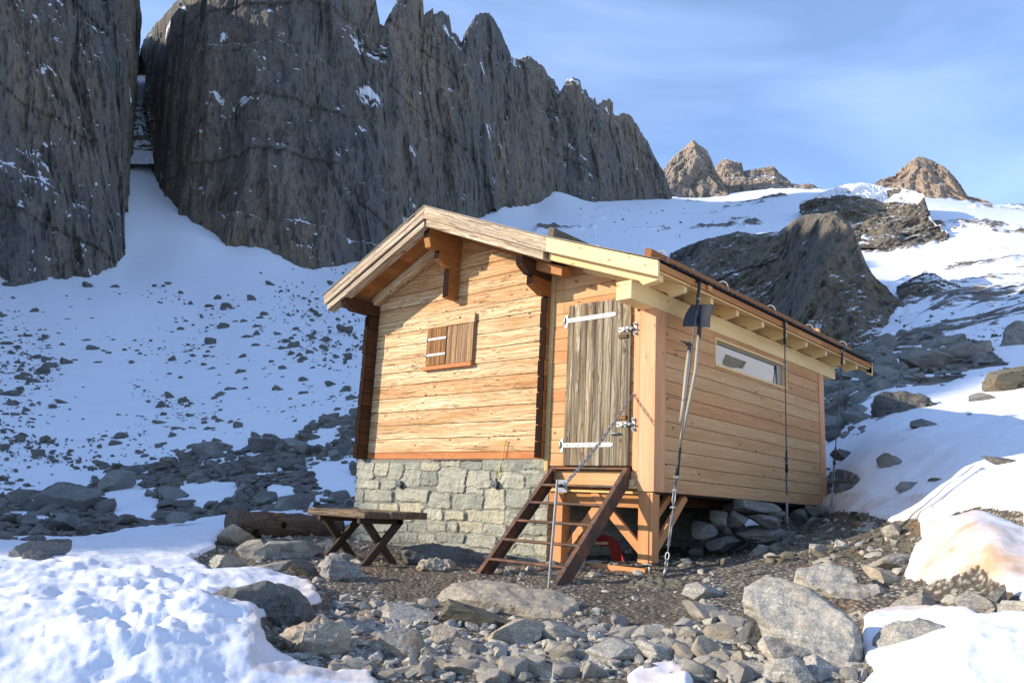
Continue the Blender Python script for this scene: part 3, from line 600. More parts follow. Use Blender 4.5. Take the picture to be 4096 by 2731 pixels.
# unseen ridge added left of frame, shaped to shade left slope and cliffs
def shade_ridge():
    ts = np.concatenate([np.linspace(6.5, 30, 40), np.geomspace(31, 760, 110)]); rows = []
    zsh = np.interp(ts, [6.5, 9.0, 10.5, 11.6, 13, 16, 20, 24, 40, 70, 120, 190, 260, 400, 760], [-2.6, -1.35, -1.0, 0.0, 4.6, 9.0, 12.5, 16.5, 27, 40, 64, 88, 104, 170, 260])
    for k, (t, zs) in enumerate(zip(ts, zsh)):
        s0 = -max(95.0, t * 0.95 + 40); L = -s0; t0 = t - 0.083 * L
        hc = zs + L * math.tan(elev) / 1.0 + 1.2 * math.sin(k * 1.7) * min(1, t / 60)
        lo = -30.0
        rows.append([world(s0 + 0.7 * (hc - lo) * 0.9, t0) + (lo,), world(s0 + 0.25 * (hc - lo), t0) + ((hc + lo) * 0.55,), world(s0, t0) + (hc,), world(s0 - 0.6 * (hc - lo), t0) + ((hc + lo) / 2,), world(s0 - 1.3 * (hc - lo), t0) + (lo,)])
    # keep the foot out of the frame
    V = np.array(rows); n = len(ts)
    o = link_mesh('shade_hills', np_mesh('shade_hills', V.reshape(-1, 3), grid_faces(n, 5)), M_cliff); tag(o, kind='structure')
shade_ridge()

# ------------------------------------------------------------------ the hut
HUT = empty('log_cabin', (0, 0, 0), 'small larch mountain hut on a stone base with a newer extension on its right', 'hut')
YB = 5.3
RX = -3.19
def zl(x, top=3.44): return top - 0.433 * (RX - x)          # left slope, underside of the boarding
def zr(x, top=3.44): return top - 0.41 * (x - RX)
# log front wall
w = MB(); zs = [0.334, 0.428, 0.615, 0.803, 0.995, 1.185, 1.37, 1.555, 1.748, 1.941, 2.131, 2.325, 2.512, 2.70, 2.89, 3.08, 3.27, 3.44]
tints = [0, .1, .15, .55, .3, .7, .2, .45, .35, .3, .15, .6, .1, .75, .8, .85, .9]
for i in range(1, len(zs) - 1):
    a, b = zs[i] + 0.003, zs[i + 1] - 0.006
    def lx(z): return max(-4.87, RX - (3.44 - z) / 0.433)
    def rx(z): return min(-1.53, RX + (3.44 - z) / 0.41)
    poly = [(lx(a), 0, a), (rx(a), 0, a)]
    if rx(b) < rx(a): poly.append((rx(a) if rx(a) < -1.531 else rx(a), 0, min(b, 3.44 - 0.41 * (rx(a) - RX) if rx(a) >= -1.531 else a)))
    poly.append((rx(b), 0, b)); poly.append((lx(b), 0, b))
    if lx(b) > lx(a): poly.append((lx(a), 0, max(a, min(b, 3.44 - 0.433 * (RX - lx(a))))))
    q = []
    for p in poly:
        if not q or (abs(q[-1][0] - p[0]) + abs(q[-1][2] - p[2])) > 1e-4: q.append(p)
    w.prism([(p[0], 0.10 + RND.uniform(-.003, .003), p[2]) for p in q], (0, 0.09, 0), (1, 0, 0), tints[i % len(tints)])
w.build('log_wall', M_old, HUT, 0.009)
b = MB(); b.prism([(-4.9, 0.17, 0.3), (-1.5, 0.17, 0.3), (-1.5, 0.17, 2.6), (RX, 0.17, 3.4), (-4.9, 0.17, 2.55)], (0, 0.04, 0), (1, 0, 0)); b.build('wall_backing', M_int, HUT)
w = MB(); w.box(-4.87, -1.53, 0.097, 0.19, 0.337, 0.425, 0.1); w.build('sill_log', M_sill, HUT, 0.004)
# side walls with projecting log ends
for x0, x1, nm in ((-4.955, -4.862, 'left'), (-1.547, -1.454, 'right')):
    w = MB(); e = MB(); z = 0.335
    while z < 2.40:
        h = min(0.1895, 2.425 - z); yy = -0.09 + RND.uniform(-0.008, 0.008)
        w.box(x0, x1, yy + 0.012, YB - 0.35, z + 0.002, z + h - 0.003)
        e.box(x0 - .001, x1 + .001, yy, yy + 0.0118, z + 0.004, z + h - 0.006); z += 0.1895
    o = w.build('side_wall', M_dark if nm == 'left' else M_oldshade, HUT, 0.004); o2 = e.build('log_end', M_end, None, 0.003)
    o2.parent = o
# gable rear
w = MB(); w.prism([(-4.9, YB - .35, .34), (-1.46, YB - .35, .34), (-1.46, YB - .35, 2.68), (RX, YB - .35, 3.42), (-4.9, YB - .35, 2.65)], (0, 0.1, 0), (1, 0, 0)); w.build('rear_wall', M_old, HUT)
# purlins
def purlin(x0, x1, y0, z0, z1, mat, nm='purlin', cut=0.14, tint=None, y1=YB - 0.1):
    m = MB(); poly = [(x0, y0, z1), (x0, y0, z0 + (z1 - z0) * 0.42), (x0, y0 + cut, z0), (x0, y1, z0), (x0, y1, z1)]
    m.prism(poly, (x1 - x0, 0, 0), (0, 1, 0), tint); o = m.build(nm, mat, HUT, 0.005)
    f = MB(); f.box(x0 + .004, x1 - .004, y0 - 0.003, y0 - 0.0006, z0 + (z1 - z0) * 0.44, z1 - .004); e = f.build('end_grain', M_end, None); e.parent = o
    return o
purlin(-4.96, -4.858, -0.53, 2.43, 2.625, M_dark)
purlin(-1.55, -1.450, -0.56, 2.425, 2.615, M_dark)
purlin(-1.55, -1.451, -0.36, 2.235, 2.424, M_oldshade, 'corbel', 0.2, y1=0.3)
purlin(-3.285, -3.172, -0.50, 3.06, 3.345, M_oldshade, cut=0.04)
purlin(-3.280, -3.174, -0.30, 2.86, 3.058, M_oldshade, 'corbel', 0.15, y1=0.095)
m = MB(); m.box(-3.278, -3.176, -0.10, 0.096, 2.652, 2.858); m.box(-3.278, -3.176, -0.095, 0.096, 2.46, 2.650); o = m.build('corbel', M_oldshade, HUT, 0.004)
f = MB(); f.box(-3.276, -3.178, -0.1035, -0.1006, 2.47, 2.85); e = f.build('end_grain', M_end, None); e.parent = o
# rafters, soffit boards, barge boards (old roof)
def sloped(mb, x0, x1, zf, h, y0, y1, tint=None, plumb=True):
    """board under line zf(x) of vertical height h"""
    mb.prism([(x0, y0, zf(x0)), (x1, y0, zf(x1)), (x1, y0, zf(x1) - h), (x0, y0, zf(x0) - h)], (0, y1 - y0, 0), (x1 - x0, 0, zf(x1) - zf(x0)), tint)
sb = MB()
for (xa, xb, zf) in ((RX, -5.26, zl), (RX, -1.10, zr)):
    n = 20; 
    for i in range(n):
        u0 = xa + (xb - xa) * i / n; u1 = xa + (xb - xa) * (i + 0.965) / n
        sb.prism([(u0, -0.575, zf(u0)), (u1, -0.575, zf(u1)), (u1, -0.575, zf(u1) + 0.022), (u0, -0.575, zf(u0) + 0.022)], (0, YB + 0.45, 0), (0, 1, 0))
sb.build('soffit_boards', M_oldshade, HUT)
TOPL = lambda x: 3.582 - 0.4265 * (RX - x); TOPR = lambda x: 3.582 - 0.3985 * (x - RX)
bg = MB()
sloped(bg, RX - 0.002, -5.307, lambda x: TOPL(x) - .004, 0.082, -0.61, -0.58, .2); sloped(bg, RX - 0.002, -5.285, lambda x: TOPL(x) - 0.088, 0.078, -0.607, -0.58, .6)
sloped(bg, RX + 0.002, -1.045, lambda x: TOPR(x) - .004, 0.166, -0.61, -0.58, .4); bg.build('barge_board', M_barge, HUT, 0.003)
bg = MB(); sloped(bg, RX - 0.02, -5.24, lambda x: 3.408 - 0.4275 * (RX - x), 0.092, -0.577, -0.43); bg.build('barge_rafter', M_barge, HUT, 0.003)
bg = MB(); sloped(bg, RX + 0.02, -1.125, lambda x: 3.408 - 0.398 * (x - RX), 0.092, -0.577, -0.43); bg.build('barge_rafter', M_barge, HUT, 0.003)
for y0 in (-0.03,):
    bg = MB(); sloped(bg, RX - 0.09, -4.90, lambda x: zl(x) - 0.002, 0.12, -0.04, 0.09); bg.build('rafter', M_old, HUT, 0.003)
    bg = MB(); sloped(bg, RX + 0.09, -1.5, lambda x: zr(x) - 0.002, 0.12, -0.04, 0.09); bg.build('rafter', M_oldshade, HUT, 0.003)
bg = MB(); bg.obox((-1.52, -0.31, 2.52), (0.455, 0, -0.158), (0, 0.16, 0), (0, 0, 0.115)); bg.build('splice_block', M_batten, HUT, 0.004)
# roof sheets: main left, main right, extension
KX, KZ = -1.045, TOPR(-1.045)
XE, ZE = 0.405, 2.203; SLN = (ZE - KZ) / (XE - KX)
TOPN = lambda x: KZ + SLN * (x - KX)
def sheet(nm, x0, z0, x1, z1, ya, yb, rib=0.115, rh_=0.016, mat=M_roof):
    """trapezoidal sheet, ribs running down the slope"""
    ys = []; y = ya
    while y < yb:
        ys += [(y, 0), (y + 0.055, 0), (y + 0.067, rh_), (y + 0.103, rh_)]; y += rib
    V = []; n = len(ys)
    for (x, z) in ((x0, z0), (x1, z1)):
        for (yy, h) in ys: V.append((x, yy, z + h))
    for (x, z) in ((x0, z0), (x1, z1)):
        for (yy, h) in ys: V.append((x, yy, z + h + 0.004))
    Fq = []
    for i in range(n - 1):
        Fq += [(i, i + 1, n + i + 1, n + i), (2 * n + i, 3 * n + i, 3 * n + i + 1, 2 * n + i + 1), (n + i, n + i + 1, 3 * n + i + 1, 3 * n + i), (i, 2 * n + i, 2 * n + i + 1, i + 1)]
    return link_mesh(nm, np_mesh(nm, V, Fq), mat, HUT)
rf = MB()
rf.prism([(RX, -0.62, TOPL(RX) + 0.012), (-5.33, -0.62, TOPL(-5.33) + 0.012), (-5.33, -0.62, TOPL(-5.33) - .001), (RX, -0.62, TOPL(RX) - .001)], (0, YB + 1.1, 0), (0, 1, 0))
rf.prism([(RX, -0.62, TOPR(RX) + 0.012), (KX, -0.62, TOPR(KX) + 0.012), (KX, -0.62, TOPR(KX) - .001), (RX, -0.62, TOPR(RX) - .001)], (0, YB + 1.1, 0), (0, 1, 0))
rf.prism([(KX, -0.64, KZ + 0.014), (XE + 0.02, -0.64, ZE + 0.007), (XE + 0.02, -0.64, ZE), (KX, -0.64, KZ)], (0, 0.16, 0), (0, 1, 0))
rf.build('verge_flashing', M_roof, HUT)
sheet('roof_sheet', RX, TOPL(RX) + .014, -5.35, TOPL(-5.35) + .014, -0.5, YB + 0.4)
sheet('roof_sheet', RX, TOPR(RX) + .014, KX, KZ + .014, -0.5, YB + 0.4)
sheet('roof_sheet', KX, KZ + 0.012, XE + 0.045, ZE - 0.012, -0.46, 5.5)

# ---- extension
bg = MB(); sloped(bg, KX + 0.003, 0.40, lambda x: TOPN(x) - .004, 0.163, -0.633, -0.60, .3); bg.build('barge_board', M_pale, HUT, 0.003)
DK = lambda x: TOPN(x) - 0.115              # underside of the roof boarding
dk = MB(); x = KX
i = 0
while x < 0.33:
    x2 = min(x + 0.145, 0.372); dk.prism([(x, -0.585, DK(x)), (x2 - .003, -0.585, DK(x2 - .003)), (x2 - .003, -0.585, DK(x2 - .003) + 0.022), (x, -0.585, DK(x) + 0.022)], (0, 5.585 + 0.5, 0), (0, 1, 0)); x = x2
dk.build('roof_boards', M_pale, HUT)
b = MB(); yy = -0.595
for L in (0.9, 1.1, 1.3, 0.8, 1.2, 0.75):
    b.box(0.372, 0.402, yy, min(yy + L - .004, 5.49), DK(0.39) + 0.024, ZE - 0.018); yy += L
b.build('eaves_batten', M_batten, HUT, 0.002)
for y in (0.42, 2.34, 4.28):
    b = MB(); b.box(0.4025, 0.422, y - 0.09, y + 0.0, DK(0.39) + 0.03, ZE - 0.02); b.build('eaves_block', M_lar, HUT, 0.002)
RT = DK
def rafter(y0, wd, mat, xs_=-1.05, name='rafter'):
    m = MB(); z = lambda x: RT(x) - 0.001; h = 0.125
    poly = [(xs_, y0, z(xs_)), (0.325, y0, z(0.325)), (0.325, y0, 2.045), (0.15, y0, 2.018 - .0), (0.10, y0, z(0.10) - h), (xs_, y0, z(xs_) - h)]
    m.prism(poly, (0, wd, 0), (1, 0, SLN)); return m.build(name, mat, HUT, 0.004)
rafter(-0.51, 0.10, M_pale, -1.10, 'verge_rafter')
for y in (0.0, 0.56, 1.17, 1.83, 2.49, 3.15, 3.83, 4.52, 5.03): rafter(y, 0.062, M_pale, -1.0)
bg = MB(); bg.obox((0.325, 5.49, ZE - 0.17), (0.075, 0, -.027), (0, 0.028, 0), (0, 0, 0.2)); bg.obox((KX, 5.49, KZ - 0.16), (XE - KX, 0, ZE - KZ), (0, 0.028, 0), (0, 0, 0.155)); bg.build('rear_barge_board', M_pale, HUT)
b = MB(); b.box(-0.18, 0.008, -0.50, 5.05, 1.905, 2.10, .2); b.build('wall_plate_beam', M_pale, HUT, 0.004)
# front cladding
PK_ = 0.1466
w = MB(); k = 0
while True:
    a = 0.2514 + PK_ * (k - 0); bb = a + PK_ - 0.004
    if a > 2.75: break
    xr_ = -0.245
    zc = lambda x: DK(x)
    def xlim(z): return KX + (z - DK(KX)) / SLN
    xa = -1.396; xm = -1.176
    segs = [(-1.396, xr_)] if bb < 2.1 else [(-1.396, -1.262), (-1.2605, xr_)]
    for (u, v_) in segs:
        v2 = min(v_, xlim(bb) if xlim(bb) > u else u)
        if v2 - u > 0.03: w.box(u, v2, 0.0 + RND.uniform(0, .002), 0.02, a, bb)
    k += 1
w.build('front_cladding', M_lar, HUT, 0.003)
b = MB(); b.box(-1.45, -0.1, 0.021, 0.03, 0.02, 2.1); b.prism([(-1.4, .0205, 2.1), (-0.1, .0205, 2.1), (-.1, .0205, DK(-.1)), (-1.0, .0205, DK(-1.0)), (-1.4, .0205, DK(-1.0) + .1)], (0, .008, 0), (1, 0, 0)); b.build('wall_backing', M_int, HUT)
b = MB(); b.box(-1.4535, -1.398, -0.022, 0.01, 0.19, 2.50); b.box(-1.4535, -1.4, 0.011, 0.05, 0.12, 2.5); b.build('trim_board', M_trim, HUT, 0.002)
b = MB(); b.box(-0.268, -0.1985, -0.012, 0.019, 0.2, 1.903); b.build('door_jamb', M_corner, HUT, 0.003)
b = MB(); b.box(-0.195, 0.0, -0.018, 0.002, 0.0, 1.904, .3); b.box(-0.021, 0.0005, 0.0025, 0.187, 0.0, 1.9035, .9); b.build('corner_board', M_corner, HUT, 0.002)
b = MB(); b.box(-0.30, -0.27, 0.004, 0.02, 0.2, 2.0); b.build('door_gap_shade', M_end, HUT)  # black strip stands in for the shade inside the gap
# cladding below the door
b = MB(); b.box(-1.36, -0.2, 0.0, 0.03, 0.022, 0.2, .4); b.build('door_sill', M_lar, HUT, 0.003)
b = MB(); b.box(-1.30, -0.198, -0.045, 0.0, 0.022, 0.048); b.box(-0.42, -0.24, -0.035, -0.002, 0.05, 0.115); b.build('sill_ledge', M_pale, HUT, 0.003)
# side cladding with window
w = MB(); k = 0
while 0.0 + PK_ * k < 1.9:
    a = PK_ * k + 0.002; bb = min(PK_ * (k + 1) - 0.003, 1.903); t = RND.random()
    if bb > 1.50 and a < 1.845:
        w.box(-0.022, -0.002 + RND.uniform(-.001, .001), 0.190, 1.276, a, bb, t); w.box(-0.022, -0.002, 3.286, 4.372, a, bb, t)
        if a < 1.497: w.box(-0.0225, -0.0025, 1.2765, 3.2855, a, 1.497, t)
        if bb > 1.847: w.box(-0.0225, -0.0025, 1.2765, 3.2855, 1.847, bb, t)
    else: w.box(-0.022, -0.002 + RND.uniform(-.001, .001), 0.190, 4.372, a, bb, t)
    k += 1
w.build('side_cladding', M_lar, HUT, 0.003)
b = MB(); b.box(-0.06, -0.023, 0.06, 4.5, -0.02, 1.499); b.box(-0.06, -0.023, 0.06, 1.26, 1.5, 1.9); b.box(-0.06, -0.023, 3.3, 4.5, 1.5, 1.9); b.build('wall_backing', M_int, HUT)
b = MB(); b.box(-0.024, -0.006, 4.373, 4.40, 0.0, 1.9); b.build('corner_joint', M_sill, HUT)
b = MB(); b.box(-0.16, 0.003, 4.401, 4.585, -0.002, 1.903); b.build('corner_post', M_corner, HUT, 0.003)
b = MB(); b.box(-1.4, -0.02, 4.50, 4.58, -0.05, 2.6); b.build('rear_cladding', M_lar, HUT)
# side window
b = MB(); b.box(-0.09, 0.012, 1.278, 3.284, 1.499, 1.526, .9); b.box(-0.09, 0.004, 1.278, 1.300, 1.528, 1.846); b.box(-0.09, 0.004, 3.262, 3.284, 1.528, 1.846); b.box(-0.09, 0.004, 1.302, 3.260, 1.822, 1.846)
fr = b.build('side_window', M_pale, HUT, 0.002)
b = MB(); b.box(-0.085, -0.055, 1.302, 1.325, 1.53, 1.82); b.box(-0.085, -0.055, 3.10, 3.26, 1.53, 1.82); b.box(-0.085, -0.055, 1.326, 3.099, 1.528, 1.545); b.box(-0.085, -0.055, 1.326, 3.099, 1.80, 1.82)
o = b.build('window_frame', M_alu, None); o.parent = fr
b = MB(); b.box(-0.075, -0.068, 1.326, 3.099, 1.546, 1.799); o = b.build('pane', M_glass, None); o.parent = fr
# door
d = MB(); xs_ = [-1.172, -1.083, -0.985, -0.888, -0.782, -0.668, -0.548, -0.418, -0.303]
for i in range(8):
    d.prism([(xs_[i] + .002, -0.034 - RND.uniform(0, .003), 0.253 + RND.uniform(0, .004)), (xs_[i + 1] - .002, -0.034, 0.253 + RND.uniform(0, .004)), (xs_[i + 1] - .002, -0.034, 2.075 + RND.uniform(-.006, .006)), (xs_[i] + .002, -0.034, 2.09 + RND.uniform(-.006, .006))], (0, 0.028, 0), (0, 0, 1), [.1, .3, .2, .25, .75, .95, .85, .6][i])
DOOR = d.build('door', M_door, HUT, 0.004)
for z, tl in ((1.905, 0.0), (0.478, 0.0)):
    s = MB(); x0, x1 = -1.195, -0.495; h = 0.026
    s.prism([(x0, -0.041, z - h), (x1 - .03, -0.041, z - h), (x1, -0.041, z - h * .3), (x1, -0.041, z + h * .3), (x1 - .03, -0.041, z + h), (x0, -0.041, z + h)], (0, 0.0045, 0), (1, 0, 0))
    st = s.build('hinge_strap', M_zinc, None, 0.001); st.parent = DOOR
    s = MB(); s.tube([(x0 - .012, -0.045, z - .04), (x0 - .012, -0.045, z + .04)], 0.014, 10); s.box(x0 - .035, x0 - .0, -0.012, -0.003, z - .075, z + .075)
    for u in (0.08, 0.23, 0.38, 0.53): s.tube([(x0 + u, -0.047, z), (x0 + u, -0.040, z)], 0.008, 8)
    o = s.build('hinge_pin', M_zincd, None, 0.001); o.parent = st
for z, blk in ((1.715, -0.075), (0.687, 0.075)):
    s = MB(); s.box(-0.455, -0.325, -0.046, -0.0385, z - .028, z + .028); s.tube([(-0.44, -0.055, z), (-0.24, -0.055, z)], 0.009, 8); s.box(-0.275, -0.235, -0.022, -0.0125, z - .07, z + .07)
    s.box(-0.41, -0.37, -0.062, -0.047, z - .02, z + .022); s.tube([(-0.35, -0.055, z), (-0.345, -0.085, z - .02)], 0.006, 6); s.tube([(-0.255, -0.012, z + .05), (-0.255, -0.05, z + .05)], 0.011, 8); s.tube([(-0.255, -0.012, z - .05), (-0.255, -0.05, z - .05)], 0.011, 8)
    s.box(-0.30, -0.276, -0.06, -0.0385, z - .016, z + .016)
    o = s.build('latch', M_zinc, None, 0.001); o.parent = DOOR
    s = MB(); s.box(-0.45, -0.335, -0.055, -0.0385, z + blk - .02, z + blk + .02); o = s.build('latch_block', M_shut2, None, 0.002); o.parent = DOOR
s = MB(); s.tube([(-0.53, -0.04, .592), (-0.53, -0.065, .592), (-0.41, -0.065, .592), (-0.41, -0.04, .592)], 0.009, 8); o = s.build('handle', M_zinc, None); o.parent = DOOR
# understructure: posts, beams, braces
def post(nm, parts, mat=M_larpost):
    m = MB()
    for q in parts: m.box(*q)
    return m.build(nm, mat, HUT, 0.004)
post('post', [(-0.197, -0.068, 0.004, 0.14, -0.71, -0.012), (-0.0665, -0.028, 0.012, 0.14, -0.70, -0.012)])
post('post', [(-1.302, -1.176, 0.0, 0.13, -0.79, -0.055)])
post('cross_beam', [(-1.42, -0.20, 0.05, 0.17, -0.17, -0.03)], M_batten)
post('floor_joist', [(-1.42, -0.03, 0.01, 0.045, -0.028, -0.004), ], M_pale)
post('floor_joist', [(-0.45, -0.35, 0.18, 4.5, -0.13, -0.022), (-1.4, -1.3, 0.18, 4.5, -0.13, -0.022)], M_dark)
b = MB(); b.box(-1.42, -0.03, 0.03, 4.5, -0.0035, 0.018); b.build('floor_deck', M_oldshade, HUT)
post('sole_beam', [(-1.18, -0.13, 0.05, 0.12, -0.815, -0.765), (-1.18, -0.15, 0.045, 0.14, -0.865, -0.817)])
def brace(p, q, wd, dy, mat=M_larpost):
    m = MB(); p = Vector(p); q = Vector(q); L = q - p; n = L.cross(Vector(dy)).normalized() * wd; m.obox(p - n / 2, L, n, dy, None); m.build('brace', mat, HUT, 0.003)
brace((-0.80, 0.03, -0.02), (-0.17, 0.03, -0.60), 0.085, (0, 0.05, 0))
brace((-1.20, 0.09, -0.66), (-0.66, 0.09, -0.03), 0.085, (0, 0.05, 0))
brace((-0.05, 0.72, -0.02), (-0.05, 0.11, -0.60), 0.085, (-0.05, 0, 0))
brace((-0.165, 0.60, -0.02), (-0.165, 0.11, -0.42), 0.075, (-0.05, 0, 0))
b = MB(); b.tube([(-0.09, 0.07, -0.84), (-0.09, 0.07, -0.705)], 0.013, 10); b.box(-0.15, -0.03, 0.01, 0.13, -0.718, -0.711); b.box(-0.14, -0.04, 0.02, 0.12, -0.845, -0.838); b.build('adjustable_foot', M_zincd, HUT)

# main window with shutter
WIN = MB(); WIN.box(-3.715, -2.795, 0.052, 0.094, 2.11, 2.235, .15); WIN = WIN.build('window', M_old, HUT, 0.004)
def wp(nm, mat, f, bev=0.003):
    m = MB(); f(m); o = m.build(nm, mat, None, bev); o.parent = WIN; return o
wp('sill', M_sill, lambda m: m.box(-3.75, -2.80, 0.035, 0.094, 1.53, 1.585))
wp('frame', M_shut, lambda m: (m.box(-2.915, -2.808, 0.055, 0.094, 1.59, 2.105, grain='z'), m.box(-2.8075, -2.79, 0.075, 0.0945, 1.59, 2.2, grain='z')))
wp('frame', M_shut, lambda m: m.box(-3.712, -3.69, 0.075, 0.094, 1.59, 2.1, grain='z'))
def sh(m):
    xs = [-3.70, -3.61, -3.51, -3.41, -3.31]
    for i in range(4): m.box(xs[i] + .002, xs[i + 1] - .002, 0.048, 0.078, 1.592 + RND.uniform(0, .004), 2.103, grain='z')
SH = wp('shutter', M_shut2, sh)
def sh2(m):
    xs = [-3.308, -3.22, -3.12, -3.02, -2.917]
    for i in range(4): m.box(xs[i] + .002, xs[i + 1] - .002, 0.060, 0.085, 1.592, 2.103, grain='z')
wp('shutter', M_shut, sh2)
def hg(m):
    for z in (1.955, 1.735):
        m.box(-3.685, -3.31, 0.042, 0.0475, z - .016, z + .016); m.tube([(-3.69, 0.044, z - .03), (-3.69, 0.044, z + .03)], 0.012, 8); m.box(-3.715, -3.69, 0.05, 0.053, z - .05, z + .04)
wp('hinge', M_zinc, hg, 0.001)
# bent hold-back hook left of the window
b = MB(); b.tube([(-3.99, 0.10, 1.60), (-3.99, 0.05, 1.60), (-3.94, 0.03, 1.63), (-3.88, 0.03, 1.61), (-3.83, 0.02, 1.60)], 0.006, 6); b.tube([(-3.94, 0.09, 1.60), (-3.94, 0.03, 1.63)], 0.006, 6); b.build('shutter_hook', M_zincd, HUT)
b = MB(); b.tube([(-2.145, 0.09, 0.545), (-2.145, 0.06, 0.55)], 0.006, 6); b.tube([(-2.155, 0.07, 0.55), (-2.17, 0.062, 0.40), (-2.20, 0.03, 0.14), (-2.23, 0.028, 0.10)], 0.006, 6); b.build('cord_hook', M_yellow, HUT)

# ---- stone base: front relief traced stone by stone
SB = [(480,205,620,350),(625,215,740,310),(745,215,865,345),(870,210,995,265),(1005,210,1165,275),(1170,205,1345,245),(1345,205,1520,265),(1525,195,1815,275),(1825,190,2045,255),
 (845,268,1005,408),(1010,285,1145,395),(1150,250,1388,465),(1395,275,1590,420),(1600,290,1645,350),(1645,290,1865,425),(1830,260,1965,300),(1885,300,2045,425),(480,355,665,430),(680,350,790,425),
 (475,440,530,540),(530,430,785,530),(790,430,1065,535),(1080,465,1255,590),(1280,475,1535,600),(1395,420,1535,470),(1540,430,1715,605),(1725,430,1920,580),(1925,430,2080,585),
 (475,540,635,600),(670,555,830,620),(835,550,1015,650),(1030,595,1190,685),(1200,610,1385,690),(1390,600,1710,715),(1715,610,1840,740),(1850,600,1955,720),(1960,590,2090,700),
 (480,610,640,690),(650,630,900,700),(480,700,600,800),(610,705,800,790),(810,705,900,780),(900,700,1050,790),(1055,695,1225,780),(1230,710,1320,780),(1335,700,1520,800),(1540,725,1720,820),(1725,750,1840,830),(1850,735,2080,815),
 (480,810,620,880),(630,800,835,880),(840,790,980,880),(990,795,1135,880),(1150,795,1365,880),(1400,805,1650,930),(1660,830,1790,920),(1800,830,1950,900),(1955,830,2085,990),(1790,905,1950,990),
 (480,885,700,980),(710,885,980,970),(990,885,1200,980),(1210,885,1390,960),(1200,970,1480,1060),(1490,940,1780,1010),(1500,1020,1780,1100),(1790,1000,2085,1085),(480,985,800,1100),(810,980,1190,1100),(1200,1070,1500,1150),(1510,1110,1800,1180),(1810,1095,2090,1200)]
def wall_relief(nm, rects, U0, U1, Z0, Z1, place, seed, step=0.0085, parent=HUT):
    nu = int((U1 - U0) / step); nz_ = int((Z1 - Z0) / step); u = np.linspace(U0, U1, nu); z = np.linspace(Z0, Z1, nz_); Ug, Zg = np.meshgrid(u, z, indexing='ij')
    uf, zf = Ug.ravel(), Zg.ravel(); P = np.stack([uf, zf, np.zeros_like(uf) + seed], -1)
    uw = uf + fbm(P * 7, 4, seed) * 0.035; zw = zf + fbm(P * 7, 4, seed + 5) * 0.03
    best = np.full(len(uf), -9.0); second = np.full(len(uf), -9.0); idx = np.full(len(uf), -1)
    rs = np.random.RandomState(seed)
    for i, (a, b_, c_, d_) in enumerate(rects):
        hw, hh = (b_ - a) / 2, (d_ - c_) / 2
        dx = np.abs(uw - (a + b_) / 2) / hw; dz = np.abs(zw - (c_ + d_) / 2) / hh
        rr_ = 5; e = 1 - (dx ** rr_ + dz ** rr_) ** (1 / rr_); e = e * min(hw, hh)
        mm = e > best; second = np.where(mm, best, np.maximum(second, e)); best = np.where(mm, e, best); idx = np.where(mm, i, idx)
    jw = 0.010 + 0.008 * (vnoise(P * 3, seed + 40) + 0.5); gap = np.minimum(best - second, (best + 0.02)) - jw * 0.5
    prof = sstep(0.0, 0.007, gap); ti = rs.rand(len(rects))[np.clip(idx, 0, None)]
    tilt = (rs.rand(len(rects)) - 0.5)[np.clip(idx, 0, None)]; amp = 0.6 + 0.7 * rs.rand(len(rects))[np.clip(idx, 0, None)]
    cx = np.array([(r[0] + r[1]) / 2 for r in rects])[np.clip(idx, 0, None)]
    h = prof * (0.013 * amp + tilt * 0.10 * (uf - cx) + 0.016 * crease(P * 7, 5, seed + 3, gain=0.6)) + 0.006 * fbm(P * 30, 3, seed + 9) + (1 - prof) * 0.012 * (vnoise(P * 5, seed + 2))
    V = place(uf, zf, h)
    return link_mesh(nm, np_mesh(nm, V, grid_faces(nu, nz_), dict(mortar=1 - sstep(0.0, 0.008, gap), tint=ti)), M_mason, parent, smooth=True)
rects = []
for (a, b_, c_, d_) in SB:
    p = AT((1200 + a * .4783) / 1.7415, (1750 + b_ * .4783) / 1.7415, 1, 0.05); q = AT((1200 + c_ * .4783) / 1.7415, (1750 + d_ * .4783) / 1.7415, 1, 0.05)
    rects.append((p.x, q.x, min(p.z, q.z), max(p.z, q.z)))
BASE = wall_relief('stone_base', rects, -5.02, -1.43, -1.35, 0.331, lambda u, z, h: np.stack([u, 0.065 - h, z], -1), 3)
rs_ = np.random.RandomState(4); rects2 = []; z = -1.4
while z < 0.3:
    h = rs_.uniform(0.10, 0.2); y = 0.05
    while y < 5.0:
        L = rs_.uniform(0.14, 0.42); rects2.append((y, y + L - .012, z, z + h - .012)); y += L
    z += h
def relief_side(x, sgn, flip=False):
    def pl(u, z, h): return np.stack([x + sgn * h, u, z], -1)
    o = wall_relief('stone_base_side', rects2, 0.06, 4.95, -1.4, 0.331, pl, 8, 0.02, None); o.parent = BASE
    return o
relief_side(-1.455, 1.0); relief_side(-5.0, -1.0)
b = MB(); b.box(-5.0, -1.45, 0.07, 4.95, 0.30, 0.325); o = b.build('mortar_bed', M_int, None); o.parent = BASE
for (a, c_) in ((820, 388), (1618, 388)):
    p = AT((1200 + a * .4783) / 1.7415, (1750 + c_ * .4783) / 1.7415, 1, 0.0)
    v = MB(); v.tube([(p.x, 0.06, p.z), (p.x, -0.002, p.z)], 0.048, 24); vo = v.build('vent', M_vent, HUT)
    v = MB(); v.tube([(p.x + 0.047 * math.cos(t * math.pi / 12), -0.003, p.z + 0.047 * math.sin(t * math.pi / 12)) for t in range(24)], 0.0055, 6, closed=True); o = v.build('vent_ring', M_alu, None); o.parent = vo

